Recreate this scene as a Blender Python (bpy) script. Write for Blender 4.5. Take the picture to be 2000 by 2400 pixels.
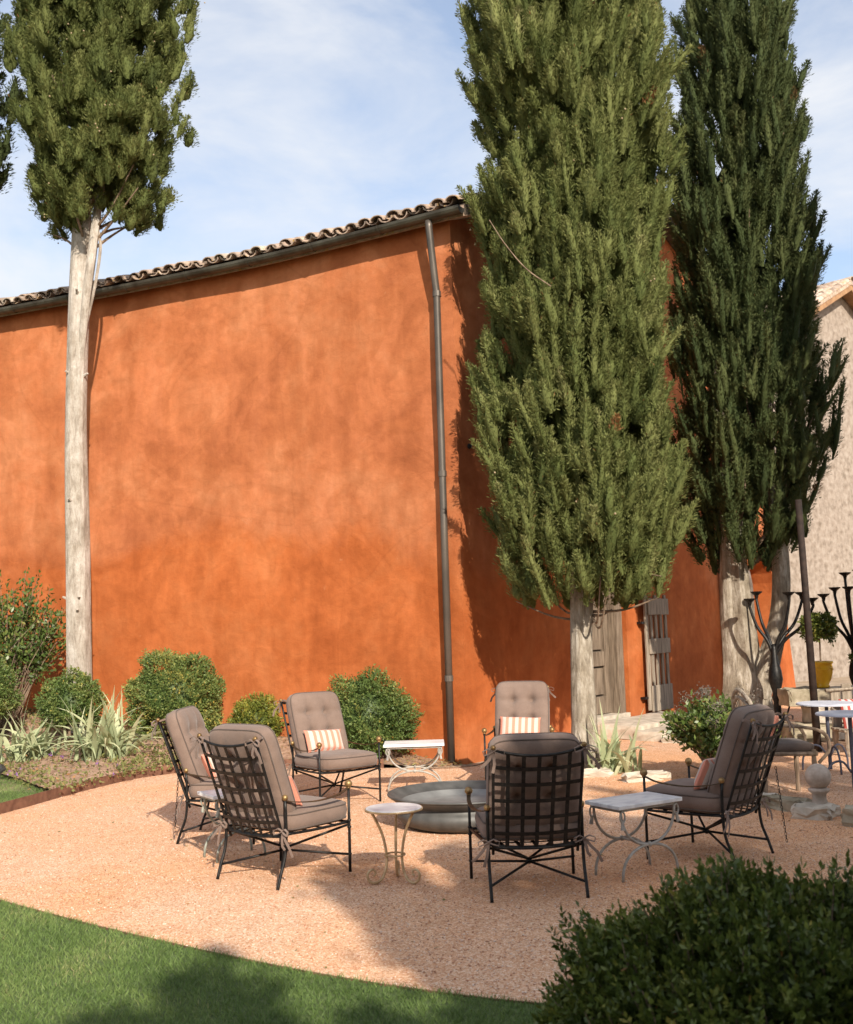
import bpy, math, random
import numpy as np
from mathutils import Matrix, Vector
for o in list(bpy.data.objects): bpy.data.objects.remove(o)
SC = bpy.context.scene; COL = SC.collection
rng = np.random.default_rng(7); random.seed(7)

# ------------------------------------------------------------------ camera
F, TILT, ROLL, EYE = 2500.0, math.atan(270/2500), 0.03, 1.65
fw = Vector((0, math.cos(TILT), math.sin(TILT))); r0 = Vector((1, 0, 0)); u0 = r0.cross(fw)
rt = r0*math.cos(ROLL) - u0*math.sin(ROLL); up = u0*math.cos(ROLL) + r0*math.sin(ROLL)
cd = bpy.data.cameras.new('camera'); cam = bpy.data.objects.new('camera', cd); COL.objects.link(cam)
M3 = Matrix((rt, up, -fw)).transposed()
cam.matrix_world = Matrix.Translation((0, 0, EYE)) @ M3.to_4x4()
cd.sensor_fit = 'VERTICAL'; cd.sensor_height = 36; cd.lens = 36*F/2400
cd.clip_start = .05; cd.clip_end = 3000
cd.dof.use_dof = True; cd.dof.focus_distance = 9.0; cd.dof.aperture_fstop = 4.0
SC.camera = cam

# ------------------------------------------------------------------ light
SUN_AZ = math.atan2(.28, -.96)          # from +Y, clockwise
SUN_EL = math.radians(31)
w = bpy.data.worlds.new('World'); SC.world = w; w.use_nodes = True
N = w.node_tree.nodes; Lk = w.node_tree.links; N.clear()
out = N.new('ShaderNodeOutputWorld'); bg = N.new('ShaderNodeBackground'); bg.inputs[1].default_value = .15
sky = N.new('ShaderNodeTexSky'); sky.sky_type = 'NISHITA'; sky.sun_disc = False
sky.sun_elevation = SUN_EL; sky.sun_rotation = SUN_AZ; sky.air_density = 1.0; sky.dust_density = 1.2; sky.ozone_density = 1.3
tc = N.new('ShaderNodeTexCoord'); mp = N.new('ShaderNodeMapping'); mp.inputs['Scale'].default_value = (2.2, 1.3, 6.0)
mp.inputs['Rotation'].default_value = (.25, .35, .2)
nz = N.new('ShaderNodeTexNoise'); nz.inputs['Scale'].default_value = 1.5; nz.inputs['Detail'].default_value = 9; nz.inputs['Roughness'].default_value = .58; nz.inputs['Distortion'].default_value = .35
cr = N.new('ShaderNodeValToRGB'); cr.color_ramp.elements[0].position = .34; cr.color_ramp.elements[1].position = .68
cr.color_ramp.elements[0].color = (.22, .22, .22, 1); cr.color_ramp.elements[1].color = (.95, .95, .95, 1)
mx = N.new('ShaderNodeMixRGB'); mx.inputs[2].default_value = (4.3, 4.35, 4.45, 1)
Lk.new(tc.outputs['Generated'], mp.inputs[0]); Lk.new(mp.outputs[0], nz.inputs['Vector']); Lk.new(nz.outputs[0], cr.inputs[0])
Lk.new(cr.outputs[0], mx.inputs[0]); Lk.new(sky.outputs[0], mx.inputs[1]); Lk.new(mx.outputs[0], bg.inputs[0]); Lk.new(bg.outputs[0], out.inputs[0])
sd = bpy.data.lights.new('sun', 'SUN'); sd.energy = 4.8; sd.angle = math.radians(.6); sd.color = (1, .90, .76)
sun = bpy.data.objects.new('sun', sd); COL.objects.link(sun); sun.location = (10, -14, 20)
tosun = Vector((math.sin(SUN_AZ)*math.cos(SUN_EL), math.cos(SUN_AZ)*math.cos(SUN_EL), math.sin(SUN_EL)))
sun.rotation_euler = tosun.to_track_quat('Z', 'Y').to_euler()
SC.view_settings.view_transform = 'Standard'; SC.view_settings.look = 'None'; SC.view_settings.gamma = 1
SC.view_settings.exposure = .56
SC.render.engine = 'CYCLES'

# ------------------------------------------------------------------ materials
def mat(name, rough=.8, metal=0.0, spec=.4):
    m = bpy.data.materials.new(name); m.use_nodes = True
    b = m.node_tree.nodes['Principled BSDF']; b.inputs['Roughness'].default_value = rough
    b.inputs['Metallic'].default_value = metal; b.inputs['Specular IOR Level'].default_value = spec
    return m, m.node_tree.nodes, m.node_tree.links, b
def ramp(n, stops):
    c = n.new('ShaderNodeValToRGB'); e = c.color_ramp.elements
    while len(e) < len(stops): e.new(.5)
    for q, (p, col) in zip(e, stops): q.position = p; q.color = (*col, 1)
    return c
def noise(n, l, scale, detail=4, rough=.55, vec=None, sc=None, dist=0.0):
    t = n.new('ShaderNodeTexNoise'); t.inputs['Scale'].default_value = scale; t.inputs['Detail'].default_value = detail
    t.inputs['Roughness'].default_value = rough; t.inputs['Distortion'].default_value = dist
    if vec is None:
        vec = n.new('ShaderNodeTexCoord').outputs['Object']
    if sc:
        m = n.new('ShaderNodeMapping'); m.inputs['Scale'].default_value = sc; l.new(vec, m.inputs[0]); vec = m.outputs[0]
    l.new(vec, t.inputs['Vector']); return t.outputs[0]
def bump(n, l, b, h, strength=.3, dist=.02):
    u = n.new('ShaderNodeBump'); u.inputs['Strength'].default_value = strength; u.inputs['Distance'].default_value = dist
    l.new(h, u.inputs['Height']); l.new(u.outputs[0], b.inputs['Normal'])
def mixc(n, l, fac, a, b_, mode='MIX'):
    m = n.new('ShaderNodeMixRGB'); m.blend_type = mode
    for i, v in ((0, fac), (1, a), (2, b_)):
        if isinstance(v, (int, float)): m.inputs[i].default_value = v
        elif isinstance(v, tuple): m.inputs[i].default_value = (*v, 1)
        else: l.new(v, m.inputs[i])
    return m.outputs[0]
def simple(name, c1, c2, scale=8, rough=.8, metal=0, bs=.2, bd=.01, detail=5, sc=None, spec=.4, lo=.35, hi=.65):
    m, n, l, b = mat(name, rough, metal, spec)
    f = noise(n, l, scale, detail, sc=sc); c = ramp(n, [(lo, c1), (hi, c2)]); l.new(f, c.inputs[0]); l.new(c.outputs[0], b.inputs[0])
    if bs: bump(n, l, b, f, bs, bd)
    return m
def leafmat(name, stops, trans=.25, rough=.55, spec=.3):
    m, n, l, b = mat(name, rough, 0, spec)
    a = n.new('ShaderNodeAttribute'); a.attribute_name = 'tint'
    c = ramp(n, stops); l.new(a.outputs['Fac'], c.inputs[0]); l.new(c.outputs[0], b.inputs[0])
    t = n.new('ShaderNodeBsdfTranslucent'); l.new(c.outputs[0], t.inputs[0])
    s = n.new('ShaderNodeMixShader'); s.inputs[0].default_value = trans
    l.new(b.outputs[0], s.inputs[1]); l.new(t.outputs[0], s.inputs[2]); l.new(s.outputs[0], n['Material Output'].inputs[0])
    return m

def plaster():
    m, n, l, b = mat('orange_lime_plaster', .92, 0, .15)
    co = n.new('ShaderNodeTexCoord').outputs['Object']
    big = noise(n, l, .42, 7, .62, co, dist=.15); mid = noise(n, l, 1.0, 9, .66, co, dist=.25); fine = noise(n, l, 9, 6, .65, co)
    streak = noise(n, l, 1.0, 6, .6, co, sc=(2.2, 2.2, .5), dist=.2)
    z = n.new('ShaderNodeSeparateXYZ'); l.new(co, z.inputs[0])
    # older, deeper limewash in the lower part with a ragged upper border
    ad = n.new('ShaderNodeMath'); ad.operation = 'MULTIPLY_ADD'; ad.inputs[1].default_value = 2.4; l.new(big, ad.inputs[0])
    zz = n.new('ShaderNodeMath'); zz.operation = 'MULTIPLY_ADD'; zz.inputs[1].default_value = -.62; zz.inputs[2].default_value = 1.2; l.new(z.outputs[2], zz.inputs[0]); l.new(zz.outputs[0], ad.inputs[2])
    lowm = ramp(n, [(.45, (0, 0, 0)), (.80, (1, 1, 1))]); l.new(ad.outputs[0], lowm.inputs[0])
    top = ramp(n, [(.34, (.345, .108, .042)), (.50, (.425, .142, .056)), (.66, (.48, .185, .082))]); l.new(mid, top.inputs[0])
    low = ramp(n, [(.34, (.335, .088, .024)), (.50, (.41, .116, .034)), (.68, (.465, .152, .052))]); l.new(mid, low.inputs[0])
    c = mixc(n, l, lowm.outputs[0], top.outputs[0], low.outputs[0])
    sr = ramp(n, [(.40, (.80, .76, .72)), (.56, (1, 1, 1)), (.72, (1.10, 1.16, 1.28))]); l.new(streak, sr.inputs[0])
    c = mixc(n, l, .8, c, sr.outputs[0], 'MULTIPLY')
    # pale salts just above the ground
    sal = n.new('ShaderNodeMath'); sal.operation = 'MULTIPLY_ADD'; sal.inputs[1].default_value = -.55; l.new(z.outputs[2], sal.inputs[0]); l.new(big, sal.inputs[2])
    sm = ramp(n, [(.18, (0, 0, 0)), (.55, (.28, .28, .28))]); l.new(sal.outputs[0], sm.inputs[0])
    c = mixc(n, l, sm.outputs[0], c, (.48, .20, .10))
    fr = ramp(n, [(.3, (.9, .9, .9)), (.7, (1.08, 1.08, 1.08))]); l.new(fine, fr.inputs[0]); c = mixc(n, l, .7, c, fr.outputs[0], 'MULTIPLY')
    # trowelled patches with soft borders
    pt = noise(n, l, .8, 3, .5, co, dist=.9); pr_ = ramp(n, [(.44, (.93, .91, .88)), (.475, (1.04, 1.05, 1.08)), (.56, (1.0, 1.0, 1.0)), (.585, (.90, .88, .86)), (.66, (1.03, 1.04, 1.05))]); l.new(pt, pr_.inputs[0]); c = mixc(n, l, .85, c, pr_.outputs[0], 'MULTIPLY')
    tr = noise(n, l, 3.2, 6, .6, co, sc=(1, 1, 1.6), dist=.7); tr2 = ramp(n, [(.36, (.91, .90, .89)), (.62, (1.06, 1.06, 1.07))]); l.new(tr, tr2.inputs[0]); c = mixc(n, l, .75, c, tr2.outputs[0], 'MULTIPLY')
    sc_ = noise(n, l, 5.5, 9, .72, co, dist=.5); scr = ramp(n, [(.64, (0, 0, 0)), (.74, (.42, .42, .42))]); l.new(sc_, scr.inputs[0]); c = mixc(n, l, scr.outputs[0], c, (.52, .26, .145))
    dk = ramp(n, [(.27, (.30, .30, .30)), (.36, (0, 0, 0))]); l.new(sc_, dk.inputs[0]); c = mixc(n, l, dk.outputs[0], c, (.24, .07, .03))
    # fine crackle
    v = n.new('ShaderNodeTexVoronoi'); v.feature = 'DISTANCE_TO_EDGE'; v.inputs['Scale'].default_value = .42
    wv = mixc(n, l, .35, co, n.new('ShaderNodeTexNoise').outputs[1]); l.new(wv, v.inputs['Vector'])
    vr = ramp(n, [(0, (.78, .75, .72)), (.005, (1, 1, 1))]); l.new(v.outputs[0], vr.inputs[0]); c = mixc(n, l, .40, c, vr.outputs[0], 'MULTIPLY')
    l.new(c, b.inputs[0]); bump(n, l, b, mixc(n, l, .5, tr, fine), .45, .035); return m
MAT = {}
MAT['plaster'] = plaster()
def gravelmat():
    m, n, l, b = mat('pink_gravel', .95, 0, .2)
    co = n.new('ShaderNodeTexCoord').outputs['Object']
    v = n.new('ShaderNodeTexVoronoi'); v.inputs['Scale'].default_value = 115; l.new(co, v.inputs['Vector'])
    hue = n.new('ShaderNodeSeparateColor'); l.new(v.outputs['Color'], hue.inputs[0])
    c = ramp(n, [(.0, (.49, .255, .135)), (.3, (.63, .365, .225)), (.65, (.72, .465, .31)), (.88, (.78, .575, .42)), (1, (.83, .69, .56))]); l.new(hue.outputs[0], c.inputs[0])
    big = noise(n, l, .30, 6, .6, co, dist=.4)
    br = ramp(n, [(.38, (1.03, .82, .60)), (.60, (1.0, 1.0, 1.0))]); l.new(big, br.inputs[0])
    cc = mixc(n, l, .75, c.outputs[0], br.outputs[0], 'MULTIPLY')
    md = noise(n, l, 7, 5, .6, co); mr = ramp(n, [(.35, (.88, .86, .84)), (.65, (1.05, 1.05, 1.05))]); l.new(md, mr.inputs[0]); cc = mixc(n, l, .7, cc, mr.outputs[0], 'MULTIPLY')
    l.new(cc, b.inputs[0])
    i = n.new('ShaderNodeMath'); i.operation = 'SUBTRACT'; i.inputs[0].default_value = 1; l.new(v.outputs['Distance'], i.inputs[1])
    bump(n, l, b, i.outputs[0], .7, .008); return m
MAT['gravel'] = gravelmat()
MAT['pebble'] = leafmat('pebble', [(0, (.40, .18, .10)), (.4, (.58, .33, .22)), (.8, (.70, .48, .36)), (1, (.80, .68, .58))], 0, .9, .2)
MAT['soil'] = simple('soil', (.22, .13, .085), (.40, .27, .185), 14, .95, bs=.6, bd=.03)
MAT['earth'] = simple('earth', (.26, .19, .13), (.36, .28, .20), 3, .95, bs=.3)
MAT['lawn'] = simple('lawn_base', (.055, .085, .025), (.10, .135, .045), 30, .95, bs=.6, bd=.02)
MAT['grass'] = leafmat('grass_blades', [(0, (.08, .135, .035)), (.5, (.155, .235, .065)), (.85, (.24, .31, .10)), (1, (.40, .36, .18))], .3, .6)
MAT['rust'] = simple('rusty_steel', (.12, .055, .035), (.22, .11, .07), 12, .85, .2)
MAT['darkrust'] = simple('dark_rust', (.018, .012, .010), (.042, .026, .020), 12, .8, .2)
MAT['iron'] = simple('black_iron', (.012, .012, .013), (.03, .028, .026), 30, .45, .6, bs=.15, bd=.003)
MAT['brass'] = simple('old_brass', (.20, .12, .05), (.36, .23, .10), 20, .45, .7, bs=.1, bd=.002)
MAT['bronze'] = simple('dark_bronze', (.05, .032, .018), (.12, .075, .04), 20, .5, .6, bs=.1, bd=.002)
MAT['greyiron'] = simple('grey_painted_iron', (.27, .255, .23), (.42, .395, .35), 24, .6, .1, bs=.2, bd=.003)
MAT['patina'] = simple('green_grey_iron', (.20, .22, .19), (.33, .34, .29), 24, .6, .2, bs=.2, bd=.003)
MAT['gilt'] = simple('rubbed_cream_iron', (.40, .27, .14), (.58, .43, .26), 26, .55, .3, bs=.2, bd=.003)
MAT['marble'] = simple('white_marble', (.62, .62, .64), (.80, .80, .79), 7, .35, bs=.02, lo=.42, hi=.56, sc=(1, 2.2, 1))
def fabric(name, c1, c2):
    m, n, l, b = mat(name, .92, 0, .15)
    co = n.new('ShaderNodeTexCoord').outputs['Object']
    f = noise(n, l, 5, 5, .6, co); wv = noise(n, l, 240, 2, .6, co)
    c = ramp(n, [(.3, c1), (.7, c2)]); l.new(f, c.inputs[0])
    wr = ramp(n, [(.35, (.86, .86, .86)), (.65, (1.08, 1.08, 1.08))]); l.new(wv, wr.inputs[0])
    l.new(mixc(n, l, .8, c.outputs[0], wr.outputs[0], 'MULTIPLY'), b.inputs[0]); b.inputs['Sheen Weight'].default_value = .15
    bump(n, l, b, mixc(n, l, .35, f, wv), .22, .012); return m
MAT['taupe'] = fabric('taupe_canvas', (.165, .115, .092), (.225, .16, .13))
MAT['piping'] = fabric('dark_piping', (.085, .062, .052), (.12, .09, .075))
def stripes(name, c1, c2, freq):
    m, n, l, b = mat(name, .9, 0, .15)
    co = n.new('ShaderNodeTexCoord').outputs['Object']; s = n.new('ShaderNodeSeparateXYZ'); l.new(co, s.inputs[0])
    k = n.new('ShaderNodeMath'); k.operation = 'MULTIPLY_ADD'; k.inputs[1].default_value = freq; k.inputs[2].default_value = 20.25; l.new(s.outputs[0], k.inputs[0])
    fr = n.new('ShaderNodeMath'); fr.operation = 'FRACT'; l.new(k.outputs[0], fr.inputs[0])
    c = ramp(n, [(0, c1), (.44, c1), (.47, c2), (.97, c2)]); c.color_ramp.elements.new(1).color = (*c1, 1); l.new(fr.outputs[0], c.inputs[0])
    wv = noise(n, l, 200, 3, .6, co); wr = ramp(n, [(.3, (.82, .82, .82)), (.7, (1.1, 1.1, 1.1))]); l.new(wv, wr.inputs[0])
    l.new(mixc(n, l, .8, c.outputs[0], wr.outputs[0], 'MULTIPLY'), b.inputs[0]); bump(n, l, b, wv, .2, .004); return m
MAT['coral'] = stripes('coral_cream_stripe', (.62, .25, .175), (.55, .46, .40), 15)
MAT['redstripe'] = stripes('red_white_stripe', (.45, .09, .07), (.62, .56, .54), 13)
def bark(name, c0, c1, c2):
    m, n, l, b = mat(name, .95, 0, .15)
    co = n.new('ShaderNodeTexCoord').outputs['Object']
    a = noise(n, l, 7, 8, .7, co, sc=(2.2, 2.2, .55), dist=.4); d = noise(n, l, 1.6, 6, .65, co, dist=.5); g = noise(n, l, 42, 6, .75, co, sc=(1, 1, .6))
    c = ramp(n, [(.3, c0), (.5, c1), (.68, c2)]); l.new(a, c.inputs[0])
    dr = ramp(n, [(.35, (.72, .68, .62)), (.62, (1.1, 1.1, 1.1))]); l.new(d, dr.inputs[0])
    cc = mixc(n, l, .9, c.outputs[0], dr.outputs[0], 'MULTIPLY')
    gr = ramp(n, [(.3, (.7, .68, .66)), (.6, (1.08, 1.08, 1.08))]); l.new(g, gr.inputs[0]); cc = mixc(n, l, .6, cc, gr.outputs[0], 'MULTIPLY')
    l.new(cc, b.inputs[0]); bump(n, l, b, mixc(n, l, .4, a, g), .8, .035); return m
MAT['bark'] = bark('grey_bark', (.25, .21, .175), (.42, .375, .33), (.55, .51, .465))
MAT['bark2'] = bark('lichen_bark', (.15, .12, .09), (.33, .29, .235), (.52, .48, .42))
MAT['twig'] = simple('twig_bark', (.13, .09, .06), (.28, .20, .14), 10, .95, bs=.4, sc=(2, 2, .5))
def tilemat():
    m, n, l, b = mat('old_roof_tile', .95, 0, .15)
    oi = n.new('ShaderNodeObjectInfo'); co = n.new('ShaderNodeTexCoord').outputs['Object']
    c = ramp(n, [(0, (.26, .21, .17)), (.3, (.42, .32, .26)), (.6, (.48, .36, .28)), (.85, (.52, .45, .38)), (1, (.55, .36, .27))]); l.new(oi.outputs['Random'], c.inputs[0])
    vec = n.new('ShaderNodeVectorMath'); l.new(co, vec.inputs[0]); cb = n.new('ShaderNodeCombineXYZ')
    r7 = n.new('ShaderNodeMath'); r7.operation = 'MULTIPLY'; r7.inputs[1].default_value = 37; l.new(oi.outputs['Random'], r7.inputs[0])
    for i in range(3): l.new(r7.outputs[0], cb.inputs[i])
    l.new(cb.outputs[0], vec.inputs[1])
    f = noise(n, l, 9, 6, .65, vec.outputs[0]); li = noise(n, l, 16, 5, .6, vec.outputs[0])
    fr = ramp(n, [(.32, (.45, .43, .40)), (.6, (1.1, 1.1, 1.1))]); l.new(f, fr.inputs[0]); cc = mixc(n, l, .85, c.outputs[0], fr.outputs[0], 'MULTIPLY')
    lr = ramp(n, [(.60, (0, 0, 0)), (.68, (.9, .9, .9))]); l.new(li, lr.inputs[0]); cc = mixc(n, l, lr.outputs[0], cc, (.50, .30, .06))
    l.new(cc, b.inputs[0]); bump(n, l, b, f, .5, .015); return m
MAT['tile'] = tilemat()
MAT['zinc'] = simple('weathered_copper_gutter', (.05, .042, .032), (.105, .10, .08), 4, .5, .5, bs=.1, sc=(1, 1, 1))
MAT['pipe'] = simple('weathered_copper_pipe', (.085, .075, .066), (.15, .125, .105), 3, .45, .5, bs=.1, sc=(1, 1, .5))
MAT['wood'] = simple('silvered_wood', (.17, .135, .10), (.36, .30, .235), 5, .9, bs=.5, bd=.01, sc=(8, 8, .6))
MAT['doorwood'] = simple('brown_door_wood', (.10, .072, .05), (.24, .185, .135), 5, .9, bs=.5, bd=.01, sc=(8, 8, .6))
MAT['darkwood'] = simple('dark_wood', (.05, .04, .03), (.11, .085, .065), 5, .9, bs=.5, bd=.01, sc=(8, 8, .6))
MAT['beam'] = simple('beam_wood', (.22, .12, .06), (.36, .21, .11), 5, .85, bs=.3)
MAT['stone'] = simple('pale_stone', (.36, .31, .25), (.58, .51, .42), 6, .95, bs=.5, bd=.03)
MAT['stone2'] = simple('mossy_stone', (.20, .17, .11), (.42, .36, .27), 6, .95, bs=.5, bd=.03)
MAT['ball'] = simple('lichened_stone', (.30, .24, .19), (.52, .43, .36), 9, .95, bs=.5, bd=.02)
def rubble():
    m, n, l, b = mat('rubble_render', .95, 0, .15)
    co = n.new('ShaderNodeTexCoord').outputs['Object']
    v = n.new('ShaderNodeTexVoronoi'); v.inputs['Scale'].default_value = 3.2; mpv = n.new('ShaderNodeMapping'); mpv.inputs['Scale'].default_value = (1, 1, 1.9)
    l.new(co, mpv.inputs[0]); l.new(mpv.outputs[0], v.inputs['Vector'])
    f = noise(n, l, 6, 6, .65, co); c = ramp(n, [(.3, (.18, .145, .115)), (.5, (.29, .24, .20)), (.7, (.36, .31, .265))]); l.new(f, c.inputs[0])
    vr = ramp(n, [(.0, (.86, .82, .78)), (.5, (1.05, 1.05, 1.05))]); l.new(v.outputs['Distance'], vr.inputs[0])
    l.new(mixc(n, l, .7, c.outputs[0], vr.outputs[0], 'MULTIPLY'), b.inputs[0]); bump(n, l, b, mixc(n, l, .5, f, v.outputs['Distance']), .6, .06); return m
MAT['rubble'] = rubble()
MAT['bowl'] = simple('patinated_iron_bowl', (.06, .06, .058), (.115, .113, .108), 5, .55, .2, bs=.15, bd=.006)
MAT['bowlin'] = simple('worn_zinc_lining', (.13, .13, .128), (.22, .22, .215), 4, .55, .2, bs=.1)
MAT['yellow'] = simple('yellow_glaze', (.50, .27, .01), (.66, .40, .02), 6, .25, bs=.05)
MAT['terra'] = simple('terracotta', (.36, .15, .08), (.48, .23, .13), 8, .9)
MAT['bluetop'] = simple('pale_painted_metal', (.46, .47, .54), (.58, .59, .65), 6, .5, bs=.05)
MAT['blueiron'] = simple('blue_grey_iron', (.07, .075, .11), (.12, .125, .17), 10, .5, .3)
MAT['plastic'] = simple('dark_lamp_metal', (.03, .03, .03), (.06, .06, .06), 10, .5)
MAT['cyp'] = leafmat('cypress_foliage', [(0, (.065, .085, .024)), (.3, (.14, .17, .05)), (.65, (.24, .26, .088)), (.92, (.33, .33, .135)), (.97, (.35, .32, .15)), (1, (.38, .19, .08))], .32, .7, .2)
def feather(m):
    n, l = m.node_tree.nodes, m.node_tree.links; f = noise(n, l, 55, 4, .7, sc=(1, 1, .45)); bump(n, l, n['Principled BSDF'], f, .8, .03)
feather(MAT['cyp'])
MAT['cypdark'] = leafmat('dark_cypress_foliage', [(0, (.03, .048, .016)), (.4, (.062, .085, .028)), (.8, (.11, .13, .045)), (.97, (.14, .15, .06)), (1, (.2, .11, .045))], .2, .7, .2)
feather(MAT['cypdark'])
MAT['box'] = leafmat('boxwood_leaves', [(0, (.06, .10, .025)), (.4, (.115, .175, .045)), (.75, (.20, .24, .07)), (.95, (.33, .31, .08)), (1, (.44, .30, .06))], .25, .5, .35)
MAT['boxyellow'] = leafmat('yellow_boxwood_leaves', [(0, (.07, .10, .02)), (.4, (.15, .185, .032)), (.75, (.25, .255, .045)), (.95, (.36, .31, .055)), (1, (.45, .28, .05))], .25, .5, .35)
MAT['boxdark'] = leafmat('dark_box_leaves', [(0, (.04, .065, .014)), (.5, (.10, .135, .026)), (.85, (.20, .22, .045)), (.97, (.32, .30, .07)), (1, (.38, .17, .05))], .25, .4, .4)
MAT['shrub'] = leafmat('broad_shrub_leaves', [(0, (.035, .075, .018)), (.5, (.085, .135, .03)), (.85, (.16, .20, .05)), (1, (.30, .27, .09))], .25, .4, .45)
MAT['iris'] = leafmat('iris_leaves', [(0, (.24, .30, .17)), (.5, (.40, .45, .26)), (1, (.60, .60, .38))], .3, .55, .3)
MAT['cover'] = leafmat('ground_cover', [(0, (.09, .12, .035)), (.5, (.20, .21, .07)), (.9, (.30, .27, .11)), (1, (.38, .20, .09))], .3, .6)
MAT['flower'] = leafmat('purple_petals', [(0, (.26, .09, .42)), (1, (.45, .20, .62))], .3, .6)
MAT['smoke'] = leafmat('dry_seed_heads', [(0, (.13, .105, .085)), (1, (.26, .22, .18))], .3, .8)
MAT['cone'] = simple('pale_cypress_cones', (.30, .22, .13), (.44, .34, .22), 10, .9)

# ------------------------------------------------------------------ mesh helpers
def nrm(a): return a/np.maximum(np.linalg.norm(a, axis=-1, keepdims=True), 1e-9)
def np_mesh(name, V, Q, tint=None, smooth=False):
    V = np.ascontiguousarray(V, np.float32); Q = np.ascontiguousarray(Q, np.int32); k = Q.shape[1]
    me = bpy.data.meshes.new(name); me.vertices.add(len(V)); me.vertices.foreach_set('co', V.ravel())
    me.loops.add(Q.size); me.loops.foreach_set('vertex_index', Q.ravel())
    me.polygons.add(len(Q)); me.polygons.foreach_set('loop_start', np.arange(0, Q.size, k, dtype=np.int32))
    me.update(calc_edges=True)
    if tint is not None:
        a = me.attributes.new('tint', 'FLOAT', 'POINT'); a.data.foreach_set('value', np.ascontiguousarray(tint, np.float32))
    if smooth: me.polygons.foreach_set('use_smooth', np.ones(len(Q), bool))
    return me
class MB:
    def __init__(s): s.v = []; s.f = []
    def add(s, V, Fs):
        o = len(s.v); s.v.extend([tuple(map(float, p)) for p in V]); s.f.extend([tuple(i+o for i in f) for f in Fs]); return s
    def box(s, c, d, rot=None):
        V = [Vector((x*d[0]/2, y*d[1]/2, z*d[2]/2)) for x in (-1, 1) for y in (-1, 1) for z in (-1, 1)]
        if rot is not None: V = [rot @ v for v in V]
        V = [v+Vector(c) for v in V]
        return s.add(V, [(0, 1, 3, 2), (4, 6, 7, 5), (0, 4, 5, 1), (2, 3, 7, 6), (0, 2, 6, 4), (1, 5, 7, 3)])
    def tube(s, P, r, n=8, cap=True, flat=None):
        P = np.array(P, float); k = len(P); R = np.full(k, r) if np.isscalar(r) else np.array(r, float)
        T = nrm(np.gradient(P, axis=0)); ref = np.array([0, 0, 1.]) if abs(T[0, 2]) < .9 else np.array([1., 0, 0])
        A = nrm(np.cross(T[0], ref)); V = []
        for i in range(k):
            A = nrm(A - T[i]*(A@T[i])); B = np.cross(T[i], A)
            for j in range(n):
                t = 2*math.pi*j/n; V.append(P[i]+R[i]*(A*math.cos(t)+B*math.sin(t)))
        Fs = [(i*n+j, i*n+(j+1) % n, (i+1)*n+(j+1) % n, (i+1)*n+j) for i in range(k-1) for j in range(n)]
        if cap: Fs += [tuple(range(n-1, -1, -1)), tuple((k-1)*n+j for j in range(n))]
        return s.add(V, Fs)
    def strap(s, P, side, wd, th):
        P = np.array(P, float); T = nrm(np.gradient(P, axis=0)); S = np.array(side, float); V = []
        for i in range(len(P)):
            a = nrm(S - T[i]*(S@T[i])); b = np.cross(T[i], a)
            for x, y in ((-1, -1), (1, -1), (1, 1), (-1, 1)): V.append(P[i]+a*x*wd/2+b*y*th/2)
        k = len(P); Fs = [(i*4+j, i*4+(j+1) % 4, i*4+4+(j+1) % 4, i*4+4+j) for i in range(k-1) for j in range(4)]
        return s.add(V, Fs+[(3, 2, 1, 0), tuple((k-1)*4+j for j in range(4))])
    def lathe(s, prof, c=(0, 0, 0), n=24, wob=0, cap=True):
        V = []; k = len(prof)
        for r, z in prof:
            for j in range(n):
                t = 2*math.pi*j/n; rr = r*(1+wob*random.uniform(-1, 1)); V.append((c[0]+rr*math.cos(t), c[1]+rr*math.sin(t), c[2]+z))
        Fs = [(i*n+j, i*n+(j+1) % n, (i+1)*n+(j+1) % n, (i+1)*n+j) for i in range(k-1) for j in range(n)]
        if cap and prof[0][0] > 1e-4: Fs.append(tuple(range(n-1, -1, -1)))
        if cap and prof[-1][0] > 1e-4: Fs.append(tuple((k-1)*n+j for j in range(n)))
        return s.add(V, Fs)
    def ball(s, c, r, n=12, m=8, sq=1):
        return s.lathe([(max(r*math.sin(math.pi*i/m), 1e-5), -r*sq*math.cos(math.pi*i/m)) for i in range(m+1)], c, n)
    def prism(s, poly, dirx, diry, org, ext):
        """2-D polygon in the frame (dirx,diry) at org, extruded by the vector ext."""
        O = Vector(org); X = Vector(dirx); Y = Vector(diry); E_ = Vector(ext); k = len(poly)
        V = [O+X*a+Y*b for a, b in poly]; V += [v+E_ for v in V]
        Fs = [tuple(range(k-1, -1, -1)), tuple(range(k, 2*k))]+[(i, (i+1) % k, k+(i+1) % k, k+i) for i in range(k)]
        return s.add(V, Fs)
    def build(s, name, m, parent=None, world=False, smooth=False, bevel=0):
        me = bpy.data.meshes.new(name); me.from_pydata(s.v, [], s.f); me.update()
        if smooth: me.polygons.foreach_set('use_smooth', np.ones(len(me.polygons), bool))
        return put(name, me, m, parent, world, bevel)
def put(name, me, m, parent=None, world=False, bevel=0):
    if m: 
        me.materials.clear(); me.materials.append(MAT[m] if isinstance(m, str) else m)
    o = bpy.data.objects.new(name, me); COL.objects.link(o)
    if parent is not None:
        o.parent = parent
        if world:
            l_ = parent.location if parent.type == 'EMPTY' else (parent.parent.location if parent.parent else (0, 0, 0))
            if parent.type == 'EMPTY': o.matrix_parent_inverse = Matrix.Translation(-Vector(l_))
    if bevel:
        b = o.modifiers.new('bevel', 'BEVEL'); b.width = bevel; b.segments = 2; b.limit_method = 'ANGLE'
    return o
def tag(o, label, cat, group=None, kind=None):
    if label: o['label'] = label
    if cat: o['category'] = cat
    if group: o['group'] = group
    if kind: o['kind'] = kind
    return o
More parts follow.
